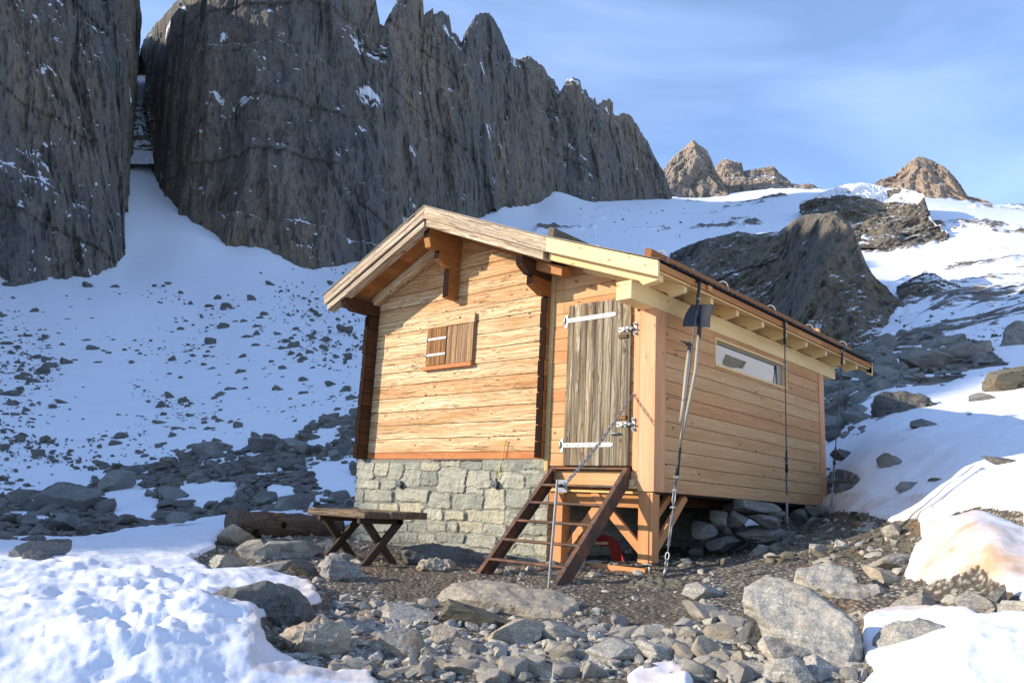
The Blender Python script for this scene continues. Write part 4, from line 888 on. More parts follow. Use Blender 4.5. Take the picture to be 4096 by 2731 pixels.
# ---- snow guards on the roof
def guard(x, zt, yplane, y1, label, mat, hooks, hh=0.085):
    m = MB(); G = empty('snow_guard_log', (x, yplane, zt - hh), label, 'snow guard')
    m.obox((x - 0.04, yplane, zt - hh), (0.09, 0, -0.03), (0, y1 - yplane, 0), (0.012, 0, hh)); m.build('beam', mat, G, 0.008)
    for y in hooks:
        h = MB(); pts = [(x + 0.01 + 0.075 * math.cos(a), y, zt - hh * 0.55 + 0.085 * math.sin(a)) for a in np.linspace(-0.9, 3.6, 16)]
        h.tube(pts, 0.007, 8); h.build('ring_hook', M_zinc, G)
    return x, zt
GU = guard(-1.02, 2.855, -0.60, 5.2, 'weathered grey snow guard log on the roof above the joint of old and new boards', M_guard, (0.25, 1.6, 2.9, 4.2), 0.125)
GL = guard(0.25, 2.372, -0.60, 4.92, 'brown squared snow guard log held by ring hooks along the low roof edge', M_guard2, (-0.35, 0.95, 2.2, 3.4, 4.65), 0.105)

# ------------------------------------------------------------------ steel steps
ST = empty('steel_steps', (-0.85, -0.6, -0.9), 'rusty steel steps with seven ribbed rungs leading up to the hut door', 'steps')
y0_, z0_, y1_, z1_ = -0.045, 0.235, -1.20, -0.93
dv = Vector((0, y1_ - y0_, z1_ - z0_)); L = dv.length; dn = dv.normalized(); nn = Vector((0, -dn.z, dn.y));
if nn.z < 0: nn = -nn
for x0, sgn in ((-1.325, 1), (-0.285, -1)):
    m = MB(); wd = 0.13; fl = 0.055
    T0 = Vector((0, y0_, z0_)); yy = lambda p, s: p
    def plate(offx, wx, n0, n1):
        a = T0 + nn * n0; a.x = x0 + offx
        # cut level at head and foot
        A = a + dn * (-(n0) * 0); m.obox(A, dn * L, Vector((wx, 0, 0)), nn * (n1 - n0), grain='x')
    plate(0 if sgn > 0 else 0, 0.008 * sgn, -wd, 0)                       # web
    plate(0.0, fl * sgn * (1 if sgn > 0 else 1), -0.0005, 0.0075)         # upper flange
    plate(0.0, fl * sgn, -wd - 0.007, -wd - 0.0005)                       # lower flange
    m.build('stringer', M_rust, ST, 0.001)
for k in range(7):
    z = 0.222 - 0.1935 * k; y = y0_ + (z - z0_) / (z1_ - z0_) * (y1_ - y0_)
    if z < -0.9: continue
    m = MB()
    pts = [(-1.32 + 1.03 * i / 90, y - 0.0, z + 0.0) for i in range(91)]
    m.tube(pts, [0.0165 if i % 2 else 0.0135 for i in range(91)], 8)
    m.tube([(p[0], p[1] + 0.045, p[2]) for p in pts], [0.0165 if i % 2 else 0.0135 for i in range(91)], 8)
    m.build('rung', M_rust, ST)
# hand-line post with plate, chain to the door jamb
PB = AT(1260, 1352, 1, -1.45); PT = AT(1280.5, 1101, 1, -1.45)
HP = empty('handrail_post', PB, 'upright galvanised rebar post with a bolted plate at the foot of the steel steps', 'post')
m = MB(); n = 90; m.tube([PB + (PT - PB) * (i / n) for i in range(n + 1)], [0.0135 if i % 2 else 0.0115 for i in range(n + 1)], 10); m.build('rod', M_zinc, HP)
m = MB(); m.obox(PT + Vector((0.01, -0.004, -0.11)), (0.085, 0.02, 0), (0, 0.008, 0), (0, 0, 0.11)); m.build('plate', M_zinc, HP, 0.001)
m = MB(); m.tube([PT + Vector((0.06, -0.05, -0.055)), PT + Vector((0.06, 0.03, -0.05))], 0.016, 8); m.build('bolt', M_black, HP)
A0 = PT + Vector((0.075, 0.0, -0.045)); A1 = Vector((-0.272, -0.03, 1.0))
CH = MB(); n = 34
def link(mb, c, d, up, a, b_, r):
    w_ = d.cross(up).normalized(); pts = []
    for t in np.linspace(0, 2 * math.pi, 14, endpoint=False): pts.append(c + d * (a * math.cos(t)) + w_ * (b_ * math.sin(t)))
    mb.tube(pts, r, 6, closed=True)
prev = None
for i in range(n):
    t = (i + 0.5) / n; sag = -0.05 * 4 * t * (1 - t); c = A0.lerp(A1, t) + Vector((0, 0, sag)); d = (A1 - A0).normalized()
    up = Vector((0, 0, 1)) if i % 2 else d.cross(Vector((0, 0, 1))).normalized()
    up = (up - d * up.dot(d)).normalized(); LL = (A1 - A0).length / n; link(CH, c, d, up, LL * 0.66, LL * 0.28, LL * 0.10)
CH.tube([A1 + Vector((0, 0.03, 0)), A1, A1 + Vector((0.02, -.01, 0.02))], 0.006, 6)
o = CH.build('chain', M_zincd); tag(o, 'grey steel chain slung from the door jamb down to the post by the steps', 'chain')

# ------------------------------------------------------------------ guy cables with turnbuckles
def guy(top, bot, label, clamps=(), ntop=0.0):
    top = Vector(top); bot = Vector(bot); d = (bot - top); L = d.length; u = d.normalized(); R_ = empty('guy_cable', bot, label, 'cable', 'steel cables tying the roof down to the ground')
    m = MB(); e = top + d * 0.80; m.tube([top + Vector((-0.16, -0.02, 0.09)), top + Vector((-0.05, 0, 0.035)), top, top + d * 0.4, e], 0.0075, 8); m.build('wire', M_cable, R_)
    m = MB(); m.tube([top + Vector((-0.22, -0.06, 0.13)), top + Vector((-0.12, -0.01, 0.07)), top + Vector((0, 0, .02)), top + d * 0.10], 0.017, 8); m.build('sleeve', M_black, R_); m = MB(); m.tube([top + d * 0.60, top + d * 0.70], [0.012, 0.02], 8); m.build('sleeve', M_black, R_)
    for c in clamps:
        q = MB(); p = top + d * c; q.box(p.x - .024, p.x + .024, p.y - .016, p.y + .016, p.z - .009, p.z + .009); q.tube([p + Vector((-.014, -.028, 0)), p + Vector((-.014, .028, 0))], 0.006, 6); q.tube([p + Vector((.014, -.028, 0)), p + Vector((.014, .028, 0))], 0.006, 6); q.build('cable_clamp', M_zinc, R_)
    # second strand of the loop
    m = MB(); side = Vector((0, 1, 0)).cross(u).normalized() * 0.013; m.tube([top + d * 0.70 + side * .4, top + d * 0.775 + side * 1.5, top + d * 0.80], 0.0065, 6); m.tube([top + d * 0.72, top + d * 0.775 - side, top + d * 0.80], 0.0065, 6); m.build('thimble_loop', M_zincd, R_)
    # turnbuckle
    m = MB(); w_ = Vector((0, 1, 0)) - u * u.y; w_.normalize(); a = top + d * 0.83; b_ = top + d * 0.92
    for s_ in (-1, 1): m.tube([a + w_ * 0.017 * s_, b_ + w_ * 0.017 * s_], 0.006, 6)
    m.tube([a - w_ * .02, a + w_ * .02], 0.010, 6); m.tube([b_ - w_ * .02, b_ + w_ * .02], 0.010, 6); m.tube([top + d * 0.805, top + d * 0.86], 0.006, 6); m.tube([top + d * 0.89, top + d * 0.945], 0.006, 6)
    m.build('turnbuckle', M_zinc, R_)
    m = MB(); link(m, top + d * 0.955, u, w_, 0.035, 0.02, 0.007); link(m, top + d * 0.978, u, u.cross(w_), 0.035, 0.02, 0.007); m.tube([bot - u * 0.03, bot + Vector((-0.02, 0, -0.06))], 0.016, 8); m.build('shackle', M_zincd, R_)
guy(AT(1607, 652, 0, 0.44), AT(1529, 1310, 0, 0.40), 'leaning steel cable at the front corner with the shovel strapped to it', (0.06, 0.70, 0.80, 0.745))
guy(AT(1802, 742, 0, 0.42), AT(1809, 1240, 0, 0.42), 'vertical steel cable passing the side window frame, middle of the three', (0.19, 0.22, 0.66, 0.73))
guy(AT(1936, 800, 0, 0.42), AT(1907, 1192, 0, 0.42), 'rearmost steel cable beyond the far corner of the hut, against the snow', (0.68, 0.74))

# shovel and pick strapped to the front cable
SHV = empty('shovel', AT(1575, 985, 0, 0.37), 'grey handled shovel with black curved blade turned up against the eaves', 'shovel')
c4 = [AT(1597, 699, 0, 0.33), AT(1651, 700, 0, 0.33), AT(1637, 752, 0, 0.36), AT(1575, 749, 0, 0.36)]
nu, nv = 14, 14; V = []
for i in range(nu):
    for j in range(nv):
        a, b_ = i / (nu - 1), j / (nv - 1); p = (c4[0] * (1 - a) + c4[1] * a) * (1 - b_) + (c4[3] * (1 - a) + c4[2] * a) * b_
        p = p + Vector((0.05 * math.sin(math.pi * a) - 0.05 + 0.06 * (b_ - 0.4) ** 2, -0.016 * math.sin(math.pi * b_) * (1), 0.0)); V.append(p)
V2 = [p + Vector((-0.006, 0.0, 0)) for p in V]; F_ = grid_faces(nu, nv); F2 = F_[:, ::-1] + nu * nv
me = np_mesh('blade', [tuple(p) for p in V + V2], np.concatenate([F_, F2])); link_mesh('blade', me, M_shovel, SHV, True)
m = MB(); m.tube([AT(1610, 700, 0, 0.365), AT(1608, 730, 0, 0.37), AT(1607, 750, 0, 0.372), AT(1605, 775, 0, 0.372)], [0.008, 0.018, 0.024, 0.023], 10); m.build('socket', M_shovel, SHV)
m = MB(); m.tube([AT(1605, 768, 0, 0.372), AT(1598, 850, 0, 0.375), AT(1582, 930, 0, 0.375), AT(1570, 985, 0, 0.37), AT(1564, 1008, 0, 0.37)], [0.018, 0.019, 0.018, 0.018, 0.017], 12); m.build('handle', M_handle, SHV)
PCK = empty('ice_pick', AT(1565, 1000, 0, 0.43), 'long grey shafted pick with a small black head, strapped beside the shovel', 'pick')
m = MB(); m.tube([AT(1583, 803, 0, 0.43), AT(1577, 850, 0, 0.43), AT(1569, 930, 0, 0.43), AT(1564, 968, 0, 0.43)], [0.0185, 0.019, 0.0185, 0.018], 12); m.build('shaft', M_handle, PCK)
m = MB(); m.tube([AT(1562, 783, 0, 0.43), AT(1572, 786, 0, 0.43), AT(1580, 790, 0, 0.43), AT(1588, 793, 0, 0.43)], [0.003, 0.009, 0.019, 0.012], 8); m.tube([AT(1583, 786, 0, 0.43), AT(1583, 806, 0, 0.43)], [0.019, 0.021], 10); m.build('head', M_black, PCK)
m = MB(); m.tube([AT(1550, 804, 0, 0.46), AT(1590, 808, 0, 0.46)], 0.0035, 6); m.tube([AT(1536, 911, 0, 0.46), AT(1573, 919, 0, 0.46)], 0.0035, 6); m.build('cable_tie', M_black, PCK)

# ------------------------------------------------------------------ bench table, dead log, things under the hut
ZT = -0.385
TB = empty('wooden_table', (-4.2, -1.2, -1.05), 'rough weathered plank table on crossed legs beside the stone wall', 'table')
c0 = ATR(839, 1174, 8.5); ZT = c0.z; c1 = c0 + Vector((0, 0.90, 0)); c2 = c0 + Vector((-1.05, 0, 0))
U = (c2 - c0); U.z = 0; Wv = (c1 - c0); Wv.z = 0; U = U.normalized() * min(U.length, 1.5); Wn = Vector((U.y, -U.x, 0)).normalized()
if Wn.dot(Wv) < 0: Wn = -Wn
wl = min(Wv.length, 0.92)
for i, (a, b_, ext) in enumerate(((0, 0.34, 0.0), (0.345, 0.68, 0.05), (0.685, 1.0, -0.03))):
    m = MB(); m.obox(c0 + Wn * wl * a - U.normalized() * ext + Vector((0, 0, -0.075 + 0.004 * i)), U * 1.0, Wn * wl * (b_ - a), (0, 0, 0.075)); m.build('plank', M_bench, TB, 0.01)
wl = 0.66; gzT = gz(c0.x - .2, c0.y + .2) - 0.02
for f in (0.10, 0.78):
    o_ = c0 + U * f; m = MB(); m.obox(o_ + Wn * 0.02 + Vector((0, 0, -0.13)), Wn * (wl - 0.06), U.normalized() * 0.05, (0, 0, 0.054)); m.build('cross_bar', M_benchleg, TB, 0.006)
    for s_ in (0, 1):
        p = o_ + Wn * (0.05 if s_ else wl - 0.10) + Vector((0, 0, -0.06)) + U.normalized() * (0.052 if s_ else 0.0); q = o_ + Wn * (wl - 0.10 if s_ else 0.05) + Vector((0, 0, gzT - ZT)) + U.normalized() * (0.052 if s_ else 0.0)
        d_ = q - p; m = MB(); m.obox(p, d_, U.normalized() * 0.05, d_.cross(U).normalized() * 0.085); m.build('leg', M_benchleg, TB, 0.006)
# log
lp = PIX(540, 1240); lr = az_of(lp)[1]
la = ATR(531, 1203, lr); lb = ATR(775, 1214, lr + 0.95)
LG = empty('dead_log', la, 'thick grey dead tree trunk lying behind the plank table', 'log')
m = MB(); nseg = 36; pts = [la.lerp(lb, i / nseg) for i in range(nseg + 1)]; rad = 0.185
m.tube([p + Vector((0, 0, 0.008 * math.sin(i * .9))) for i, p in enumerate(pts)], [rad * (1 + 0.05 * math.sin(i * 0.7) + 0.03 * math.sin(i * 2.1)) for i in range(nseg + 1)], 28); m.build('trunk', M_log, LG)
ax = (lb - la).normalized(); sd_ = Vector(ax.cross(Vector((0, 0, 1)))).normalized(); 
if sd_.dot(Vector(CAMP) - la) < 0: sd_ = -sd_
m = MB(); p = la.lerp(lb, 0.33) + Vector((0, 0, rad * 0.55)) + sd_ * rad * 0.7; m.tube([p - sd_ * .05, p + sd_ * 0.09 + Vector((.01, 0, 0.07))], [0.026, 0.018], 8); m.build('branch_stub', M_guard2, LG)
m = MB()
for f, h, rr_ in ((0.16, -0.08, 0.04), (0.40, 0.02, 0.05)):
    p = la.lerp(lb, f) + sd_ * rad * 0.93 + Vector((0, 0, h)); m.tube([p, p + sd_ * 0.014], [rr_, rr_ * .6], 14)
m.build('knot', M_end, LG)
# red shovel and blue bucket lid in the dark under the hut
pR = AT(1400, 1235, 1, 0.75)
RS = empty('snow_shovel', AT(1415, 1290, 1, 0.75), 'red bladed snow shovel lying in the dark under the extension', 'shovel')
m = MB(); a = [AT(1398, 1246, 1, .7), AT(1405, 1292, 1, .7), AT(1434, 1292, 1, .7), AT(1422, 1252, 1, .7), AT(1410, 1238, 1, .7)]; m.prism(a, (0, 0.02, 0), (0, 0, 1)); m.prism([AT(1362, 1245, 1, .75), AT(1385, 1255, 1, .75), AT(1420, 1250, 1, .75), AT(1405, 1232, 1, .75), AT(1380, 1226, 1, .75)], (0, .02, 0), (0, 0, 1)); m.build('blade', M_red, RS)
m = MB(); m.tube([AT(1330, 1242, 1, .68), AT(1360, 1247, 1, .68), AT(1396, 1247, 1, .68)], 0.017, 8); m.build('handle', M_pale, RS)
m = MB(); m.obox(AT(1325, 1290, 1, 0.65), (0.50, 0.05, 0.0), (0, 0.3, 0), (0, 0, 0.05)); o = m.build('plastic_sledge', M_blue, None, 0.015); tag(o, 'flat blue plastic sledge on the ground under the extension', 'sledge')

# ------------------------------------------------------------------ rocks
def facet_rock(seed, sub=4, k=14, rough=0.05, flat=1.0, rnd=0.0):
    rs = np.random.RandomState(seed); bm = bmesh.new(); bmesh.ops.create_icosphere(bm, subdivisions=sub, radius=1.0)
    V = np.array([v.co[:] for v in bm.verts]); Fc = np.array([[v.index for v in f.verts] for f in bm.faces]); bm.free()
    V = V * np.array([1.0, 0.9, 0.8]); V += 0.25 * np.stack([vnoise(V * 1.1, seed), vnoise(V * 1.1, seed + 3), vnoise(V * 1.1, seed + 6)], -1)
    for i in range(k + 8):
        n = rs.normal(size=3); n /= np.linalg.norm(n); d = np.percentile(V @ n, rs.uniform(70, 96)) ; s = V @ n - d
        V = V - np.where(s > 0, s * (0.97 - rnd), 0)[:, None] * n
    N = V / np.linalg.norm(V, axis=1)[:, None]
    dd = rough * (0.9 * fbm(V * 2.2, 3, seed + 11) + 0.8 * crease(V * 2.6, 4, seed + 15, gain=0.5) + (0.35 * crease(V * 11, 3, seed + 19) if sub > 4 else 0))
    V = V + N * dd[:, None]
    V -= (V.max(0) + V.min(0)) / 2; V /= (V.max(0) - V.min(0)) / 2
    return V, Fc
PROTO = {}
def proto(seed, sub, **k):
    key = (seed, sub)
    if key not in PROTO: PROTO[key] = facet_rock(seed, sub, **k)
    return PROTO[key]
def rock_me(name, V, Fc, mat, ang=32):
    me = np_mesh(name, V, Fc); me.materials.append(mat); me.polygons.foreach_set('use_smooth', [True] * len(Fc))
    if hasattr(me, 'set_sharp_from_angle'): me.set_sharp_from_angle(angle=math.radians(ang))
    return me
def lateral(p):
    d = Vector((p.x - CAMP[0], p.y - CAMP[1], 0)).normalized(); return Vector((d.y, -d.x, 0)), d
def boulder(x0, y0, x1, y1, label, seed, mat, depth=0.8, r=None, roll=0.0, cat='boulder', sub=5, k=13, name='boulder', group=None, rough=0.05, yaw=0.0):
    cx = (x0 + x1) / 2
    if r is None:
        g = PIX(cx, y1 - 0.12 * (y1 - y0)); r = az_of(g)[1]
    c = ATR(cx, (y0 + y1) / 2, r); dist = (c - Vector(CAMP)).length; wd = (x1 - x0) / FD * dist / 2; hh = (y1 - y0) / FD * dist / 2
    dp = depth * max(min(wd, hh * 2.2), 0.6 * hh); lat, fw = lateral(c); c = ATR(cx, (y0 + y1) / 2, r + dp * 0.6)
    V, Fc = proto(seed, sub, k=k, rough=rough)
    cr, sr = math.cos(roll), math.sin(roll); X = np.array(lat); Yv = np.array(fw); Z = np.array([0, 0, 1.0]); cy, sy = math.cos(yaw), math.sin(yaw)
    Q = V * np.array([wd, dp, hh])
    ex = X * cr + Z * sr; ez = -X * sr + Z * cr
    P = Q[:, :1] * ex + Q[:, 1:2] * Yv + Q[:, 2:] * ez
    o = bpy.data.objects.new(name, rock_me(name, P, Fc, mat)); COL.objects.link(o); o.location = c
    return tag(o, label, cat, group)
def slab(poly, label, tilt, thick, mat, r=None, seed=1, vox=0.016, rough=0.02, name='boulder', cat='boulder', sink=0.0, yb=None):
    """outline lying on a plane leaning back by tilt degrees from the vertical, given its own thickness"""
    ys = [p[1] for p in poly]; xb = np.mean([p[0] for p in poly if p[1] > max(ys) - 0.25 * (max(ys) - min(ys))])
    yb = yb or max(ys)
    if r is None: g = PIX(xb, yb); r = az_of(g)[1]
    g = ATR(xb, yb, r); lat, fw = lateral(g); a = math.radians(tilt)
    up = Vector((0, 0, 1)) * math.cos(a) + fw * math.sin(a); nrm = lat.cross(up).normalized()
    if nrm.dot(Vector(CAMP) - g) < 0: nrm = -nrm
    pts = []
    for (x, y) in poly:
        d = Vector(ray(x, y)); t = (g - Vector(CAMP)).dot(nrm) / d.dot(nrm); pts.append(Vector(CAMP) + d * t)
    ctr = sum(pts, Vector()) / len(pts); back = -nrm * thick
    bm = bmesh.new(); A = [bm.verts.new(p - ctr) for p in pts]; B_ = [bm.verts.new((p - ctr) * 0.96 + back - Vector((0, 0, sink))) for p in pts]
    bm.faces.new(A); bm.faces.new(B_[::-1]); n = len(A)
    for i in range(n): bm.faces.new((A[i], B_[i], B_[(i + 1) % n], A[(i + 1) % n]))
    bmesh.ops.recalc_face_normals(bm, faces=bm.faces); me0 = bpy.data.meshes.new('t'); bm.to_mesh(me0); bm.free()
    o = bpy.data.objects.new('t', me0); COL.objects.link(o); m = o.modifiers.new('r', 'REMESH'); m.mode = 'VOXEL'; m.voxel_size = vox
    me = bpy.data.meshes.new_from_object(o.evaluated_get(bpy.context.evaluated_depsgraph_get())); bpy.data.objects.remove(o)
    nv = len(me.vertices); V = np.empty(nv * 3); me.vertices.foreach_get('co', V); V = V.reshape(-1, 3)
    # chip the rim so the edges are broken rather than square
    Nn = np.array(nrm); rs = np.random.RandomState(seed)
    ext = np.abs(V).max()
    for i in range(26):
        q = rs.normal(size=3); q -= Nn * (q @ Nn) * rs.uniform(0.1, 0.9); q += Nn * rs.uniform(0.1, 1.1); q /= np.linalg.norm(q); s = V @ q; d = np.percentile(s, rs.uniform(95, 99.3)); e = s - d
        V = V - np.where(e > 0, e * 0.93, 0)[:, None] * q
    no = np.empty(nv * 3); me.vertices.foreach_get('normal', no); no = no.reshape(-1, 3)
    W_ = V / ext * 2.2
    dd = rough * (1.3 * fbm(W_ * 1.3, 3, seed + 1) + 1.1 * crease(W_ * np.array([1.2, 2.6, 3.5]) , 5, seed + 4, gain=0.6) + 0.4 * fbm(W_ * 9, 3, seed + 8))
    V = V + no * dd[:, None] + 0.6 * rough * np.stack([vnoise(W_ * 4, seed + 31), vnoise(W_ * 4, seed + 33), vnoise(W_ * 4, seed + 35)], -1)
    me.vertices.foreach_set('co', V.ravel().astype(np.float32)); me.update(); me.name = name; me.materials.clear(); me.materials.append(mat)
    me.polygons.foreach_set('use_smooth', [True] * len(me.polygons)); me.set_sharp_from_angle(angle=math.radians(38))
    ob = bpy.data.objects.new(name, me); COL.objects.link(ob); ob.location = ctr
    return tag(ob, label, cat)

slab([(1670,1350),(1688,1330),(1722,1332),(1727,1312),(1742,1303),(1800,1318),(1868,1348),(1905,1372),(1948,1400),(1972,1432),(1978,1470),(1992,1500),(1986,1545),(1962,1548),(1905,1522),(1852,1492),(1800,1462),(1752,1440),(1738,1400),(1705,1372)], 'huge flat pale grey slab tilted up, largest rock in the right foreground', 40, 0.16, M_rock, r=4.65, seed=3, vox=0.012, rough=0.010, name='rock_slab', cat='rock slab', yb=1545)
slab([(988,1335),(1010,1326),(1060,1332),(1130,1328),(1190,1335),(1215,1350),(1270,1358),(1310,1365),(1338,1378),(1342,1400),(1325,1420),(1268,1420),(1225,1402),(1180,1390),(1120,1380),(1060,1368),(1000,1352)], 'long pale doorstep slab carrying the foot of the steel steps and the post', 74, 0.2, M_rockw, r=6.2, seed=6, rough=0.014, name='rock_slab', cat='rock slab')
slab([(473,1375),(500,1352),(560,1340),(600,1333),(660,1340),(700,1360),(722,1395),(715,1428),(660,1448),(610,1445),(560,1410),(500,1390)], 'big dark grey boulder half wrapped in snow, left foreground', 18, 0.45, M_rockd, seed=9, rough=0.02)
slab([(643,1462),(650,1445),(700,1428),(770,1415),(795,1422),(805,1450),(800,1485),(780,1500),(735,1522),(712,1515),(680,1490)], 'pointed tan boulder lying in front of the big dark grey boulder', 22, 0.32, M_rockw, seed=12, rough=0.022)
slab([(2003,1470),(2010,1430),(2050,1415),(2120,1415),(2180,1432),(2228,1455),(2238,1478),(2200,1492),(2130,1490),(2080,1505),(2060,1530),(2012,1525)], 'wide grey boulder ringed by snow, bottom right corner', 30, 0.4, M_rock, seed=15, rough=0.016)
slab([(915,1248),(1000,1247),(1060,1258),(1085,1262),(1130,1290),(1115,1318),(1060,1312),(1000,1303),(925,1290)], 'smooth dark rectangular block lying along the foot of the stone wall', 12, 0.22, M_rockd, r=8.9, seed=18, rough=0.012, name='stone_block', cat='stone block')
slab([(737,1318),(745,1280),(765,1265),(790,1282),(820,1295),(838,1320),(833,1338),(770,1335),(740,1330)], 'sharp edged two toned block beside the left legs of the plank table', 15, 0.3, M_rock, r=7.7, seed=21, rough=0.02)
slab([(1810,1300),(1840,1290),(1900,1292),(1950,1300),(1975,1318),(1960,1335),(2020,1340),(2052,1352),(2055,1365),(2000,1378),(1930,1372),(1880,1350),(1840,1330)], 'layered pale rock directly behind the huge tilted slab', 45, 0.2, M_rock, r=6.5, seed=24, rough=0.014)
slab([(1860,1410),(1990,1400),(1990,1450),(1870,1440)], 'flat pale rock wedged under the huge tilted slab', 60, 0.15, M_rockw, r=5.9, seed=25, rough=0.02)
slab([(1435,1335),(1470,1318),(1530,1316),(1580,1335),(1600,1360),(1560,1372),(1500,1362),(1440,1352)], 'low mossy rock under the foot of the front timber post', 55, 0.2, M_rockm, r=7.4, seed=27, rough=0.016)
slab([(1580,1568),(1590,1500),(1640,1495),(1700,1530),(1745,1580),(1580,1590)], 'coarse grey boulder cut by the bottom edge, right of the small snow patch', 35, 0.3, M_rock, r=4.6, seed=29, rough=0.02)
slab([(2003,905),(2040,888),(2110,905),(2168,935),(2150,945),(2080,948),(2025,940),(2005,925)], 'long low dark boulder topped with snow on the right slope', 30, 0.5, M_rockd, seed=30, vox=0.04, rough=0.05)
slab([(2300,790),(2312,745),(2332,722),(2352,735),(2375,800),(2370,850),(2310,850)], 'tall pointed upright stone at the right edge of the frame', 12, 1.2, M_scree, r=27, seed=33, vox=0.06, rough=0.08, name='standing_stone', cat='standing stone')
slab([(950,1298),(975,1278),(1050,1290),(1045,1305),(1000,1310)], 'pale flat stone propping the dark block by the wall', 40, 0.15, M_rockw, r=8.4, seed=36)
B_ = boulder
LB = [
 (1570,1338,1658,1385,'rounded pale boulder between the timber post and the huge tilted slab',41,M_rock),
 (860,1385,1003,1440,'wide grey angular rock left of the doorstep slab, below the table',42,M_rock),
 (1012,1400,1180,1450,'mossy topped block under the left end of the doorstep slab',43,M_rockm),
 (870,1450,985,1525,'tan leaning rock in the centre left foreground',44,M_rockw),
 (990,1435,1060,1490,'ochre stained rock right of the tan leaning rock',45,M_rockw),
 (1100,1425,1250,1492,'long rock with an orange streak below the doorstep slab',46,M_rockw),
 (1235,1430,1365,1480,'mossy crowned pale rock below the right end of the doorstep slab',47,M_rock),
 (1340,1468,1480,1535,'large pale angular rock in the bottom centre',48,M_rock),
 (1455,1478,1548,1535,'round dark grey cobble just above the small snow patch',49,M_rock),
 (1750,1468,1862,1550,'blocky speckled rock under the left edge of the huge tilted slab',50,M_rock),
 (1690,1425,1760,1500,'dark jagged rock tucked under the huge tilted slab',51,M_rockd),
 (1745,1512,1862,1585,'light wedge rock at the bottom below the huge tilted slab',52,M_rock),
 (1855,1510,1930,1575,'small wedge rock at the bottom under the slab tip',53,M_rock),
 (1970,1275,2090,1320,'pair topping rounded pale boulder beside the dirty snow mound',54,M_rock),
 (1985,1310,2075,1360,'rounded tan boulder below the one beside the dirty snow mound',55,M_rockw),
 (2040,1365,2140,1425,'broad brown grey rock in front of the orange patch',56,M_rockw),
 (2200,1365,2272,1428,'pale pyramid shaped rock on the orange patch',57,M_rock),
 (2260,1340,2305,1420,'tall narrow dark rock behind the pale pyramid shaped rock',58,M_rockd),
 (2300,1380,2352,1430,'rounded rock at the right edge next to the narrow dark rock',59,M_rock),
 (2240,1285,2330,1335,'grey boulder sticking out of the dirty snow mound',60,M_rock),
 (500,1205,580,1262,'ochre boulder at the left end of the dead log',61,M_rockw),
 (590,1235,740,1290,'layered whitish boulder on top of the stone heap by the table',62,M_rock),
 (480,1275,560,1320,'rounded stone at the left of the stone heap by the table',63,M_rock),
 (545,1240,610,1290,'cream angular stone in the stone heap by the table',64,M_rockw),
 (585,1285,665,1335,'grey cube like stone low in the stone heap by the table',65,M_rock),
 (660,1285,735,1330,'dark rounded stone at the right of the stone heap by the table',66,M_rockd),
 (350,1325,385,1350,'small grey stone alone in the left foreground snow',67,M_rock),
 (145,1365,215,1385,'flat stone barely showing through the left foreground snow',68,M_rock),
 (95,1112,215,1190,'large rounded boulder in the shaded boulder band at far left',69,M_scree),
 (110,1180,185,1228,'striped boulder below the large rounded one at far left',70,M_scree),
 (235,1080,305,1135,'brownish boulder beside the snow tongue in the boulder band',71,M_scree),
 (440,1018,520,1062,'smooth pale boulder on the crest of the boulder band',72,M_scree),
 (570,1010,630,1048,'dark blocky boulder on the crest right of the smooth pale one',73,M_rockd),
 (635,1135,730,1185,'domed boulder just behind the dead log',74,M_scree),
 (40,1240,145,1295,'pale boulder at the left edge where the sunlit snow begins',75,M_scree),
 (58,1270,122,1320,'darker stone leaning in front of the pale boulder at the left edge',76,M_rockd),
 (385,1175,435,1200,'grey stone in the snow at the foot of the boulder band',77,M_scree),
 (2020,1040,2082,1088,'upright pyramid boulder with small stones on top in the right snow',78,M_scree),
 (1912,1035,1978,1060,'dark triangular rock in the snow beyond the hut corner',79,M_rockd),
 (2100,965,2190,993,'low long rock in the right snowfield',80,M_scree),
 (2235,905,2300,930,'pale half buried rock high in the right snowfield',81,M_scree),
 (2272,1055,2400,1082,'dark slab edge poking from the snow at the right border',82,M_rockd),
 (2065,1108,2135,1138,'flat grey rock in the snow above the muddy hollow',83,M_scree),
 (2132,1098,2190,1120,'dark jagged rock right of the flat one above the muddy hollow',84,M_rockd),
 (1935,945,2015,985,'striped rock at the lower end of the right boulder pile',85,M_scree),
 (1895,910,1960,965,'grey block against the hut side of the right boulder pile',86,M_rockd),
 (2075,810,2180,860,'long pale block on the front of the right boulder pile',87,M_scree),
 (2010,840,2060,880,'rusty spotted block on the left of the right boulder pile',88,M_scree),
 (2280,845,2420,910,'large brown rock at the right edge above the snowfield',89,M_rockm),
 (2190,790,2260,835,'smooth rock right of the boulder pile under the standing stone',90,M_scree)]
for (x0, y0, x1, y1, lab, sd2, mt) in LB:
    near_ = y0 > 1180
    B_(x0, y0, x1, y1, lab, sd2, mt, r={75: 8.3, 76: 8.0, 67: 6.9, 68: 5.9, 77: 14.5}.get(sd2), sub=5 if near_ or (x1 - x0) > 80 else 4, roll=random.Random(sd2).uniform(-.25, .25), rough=0.045)
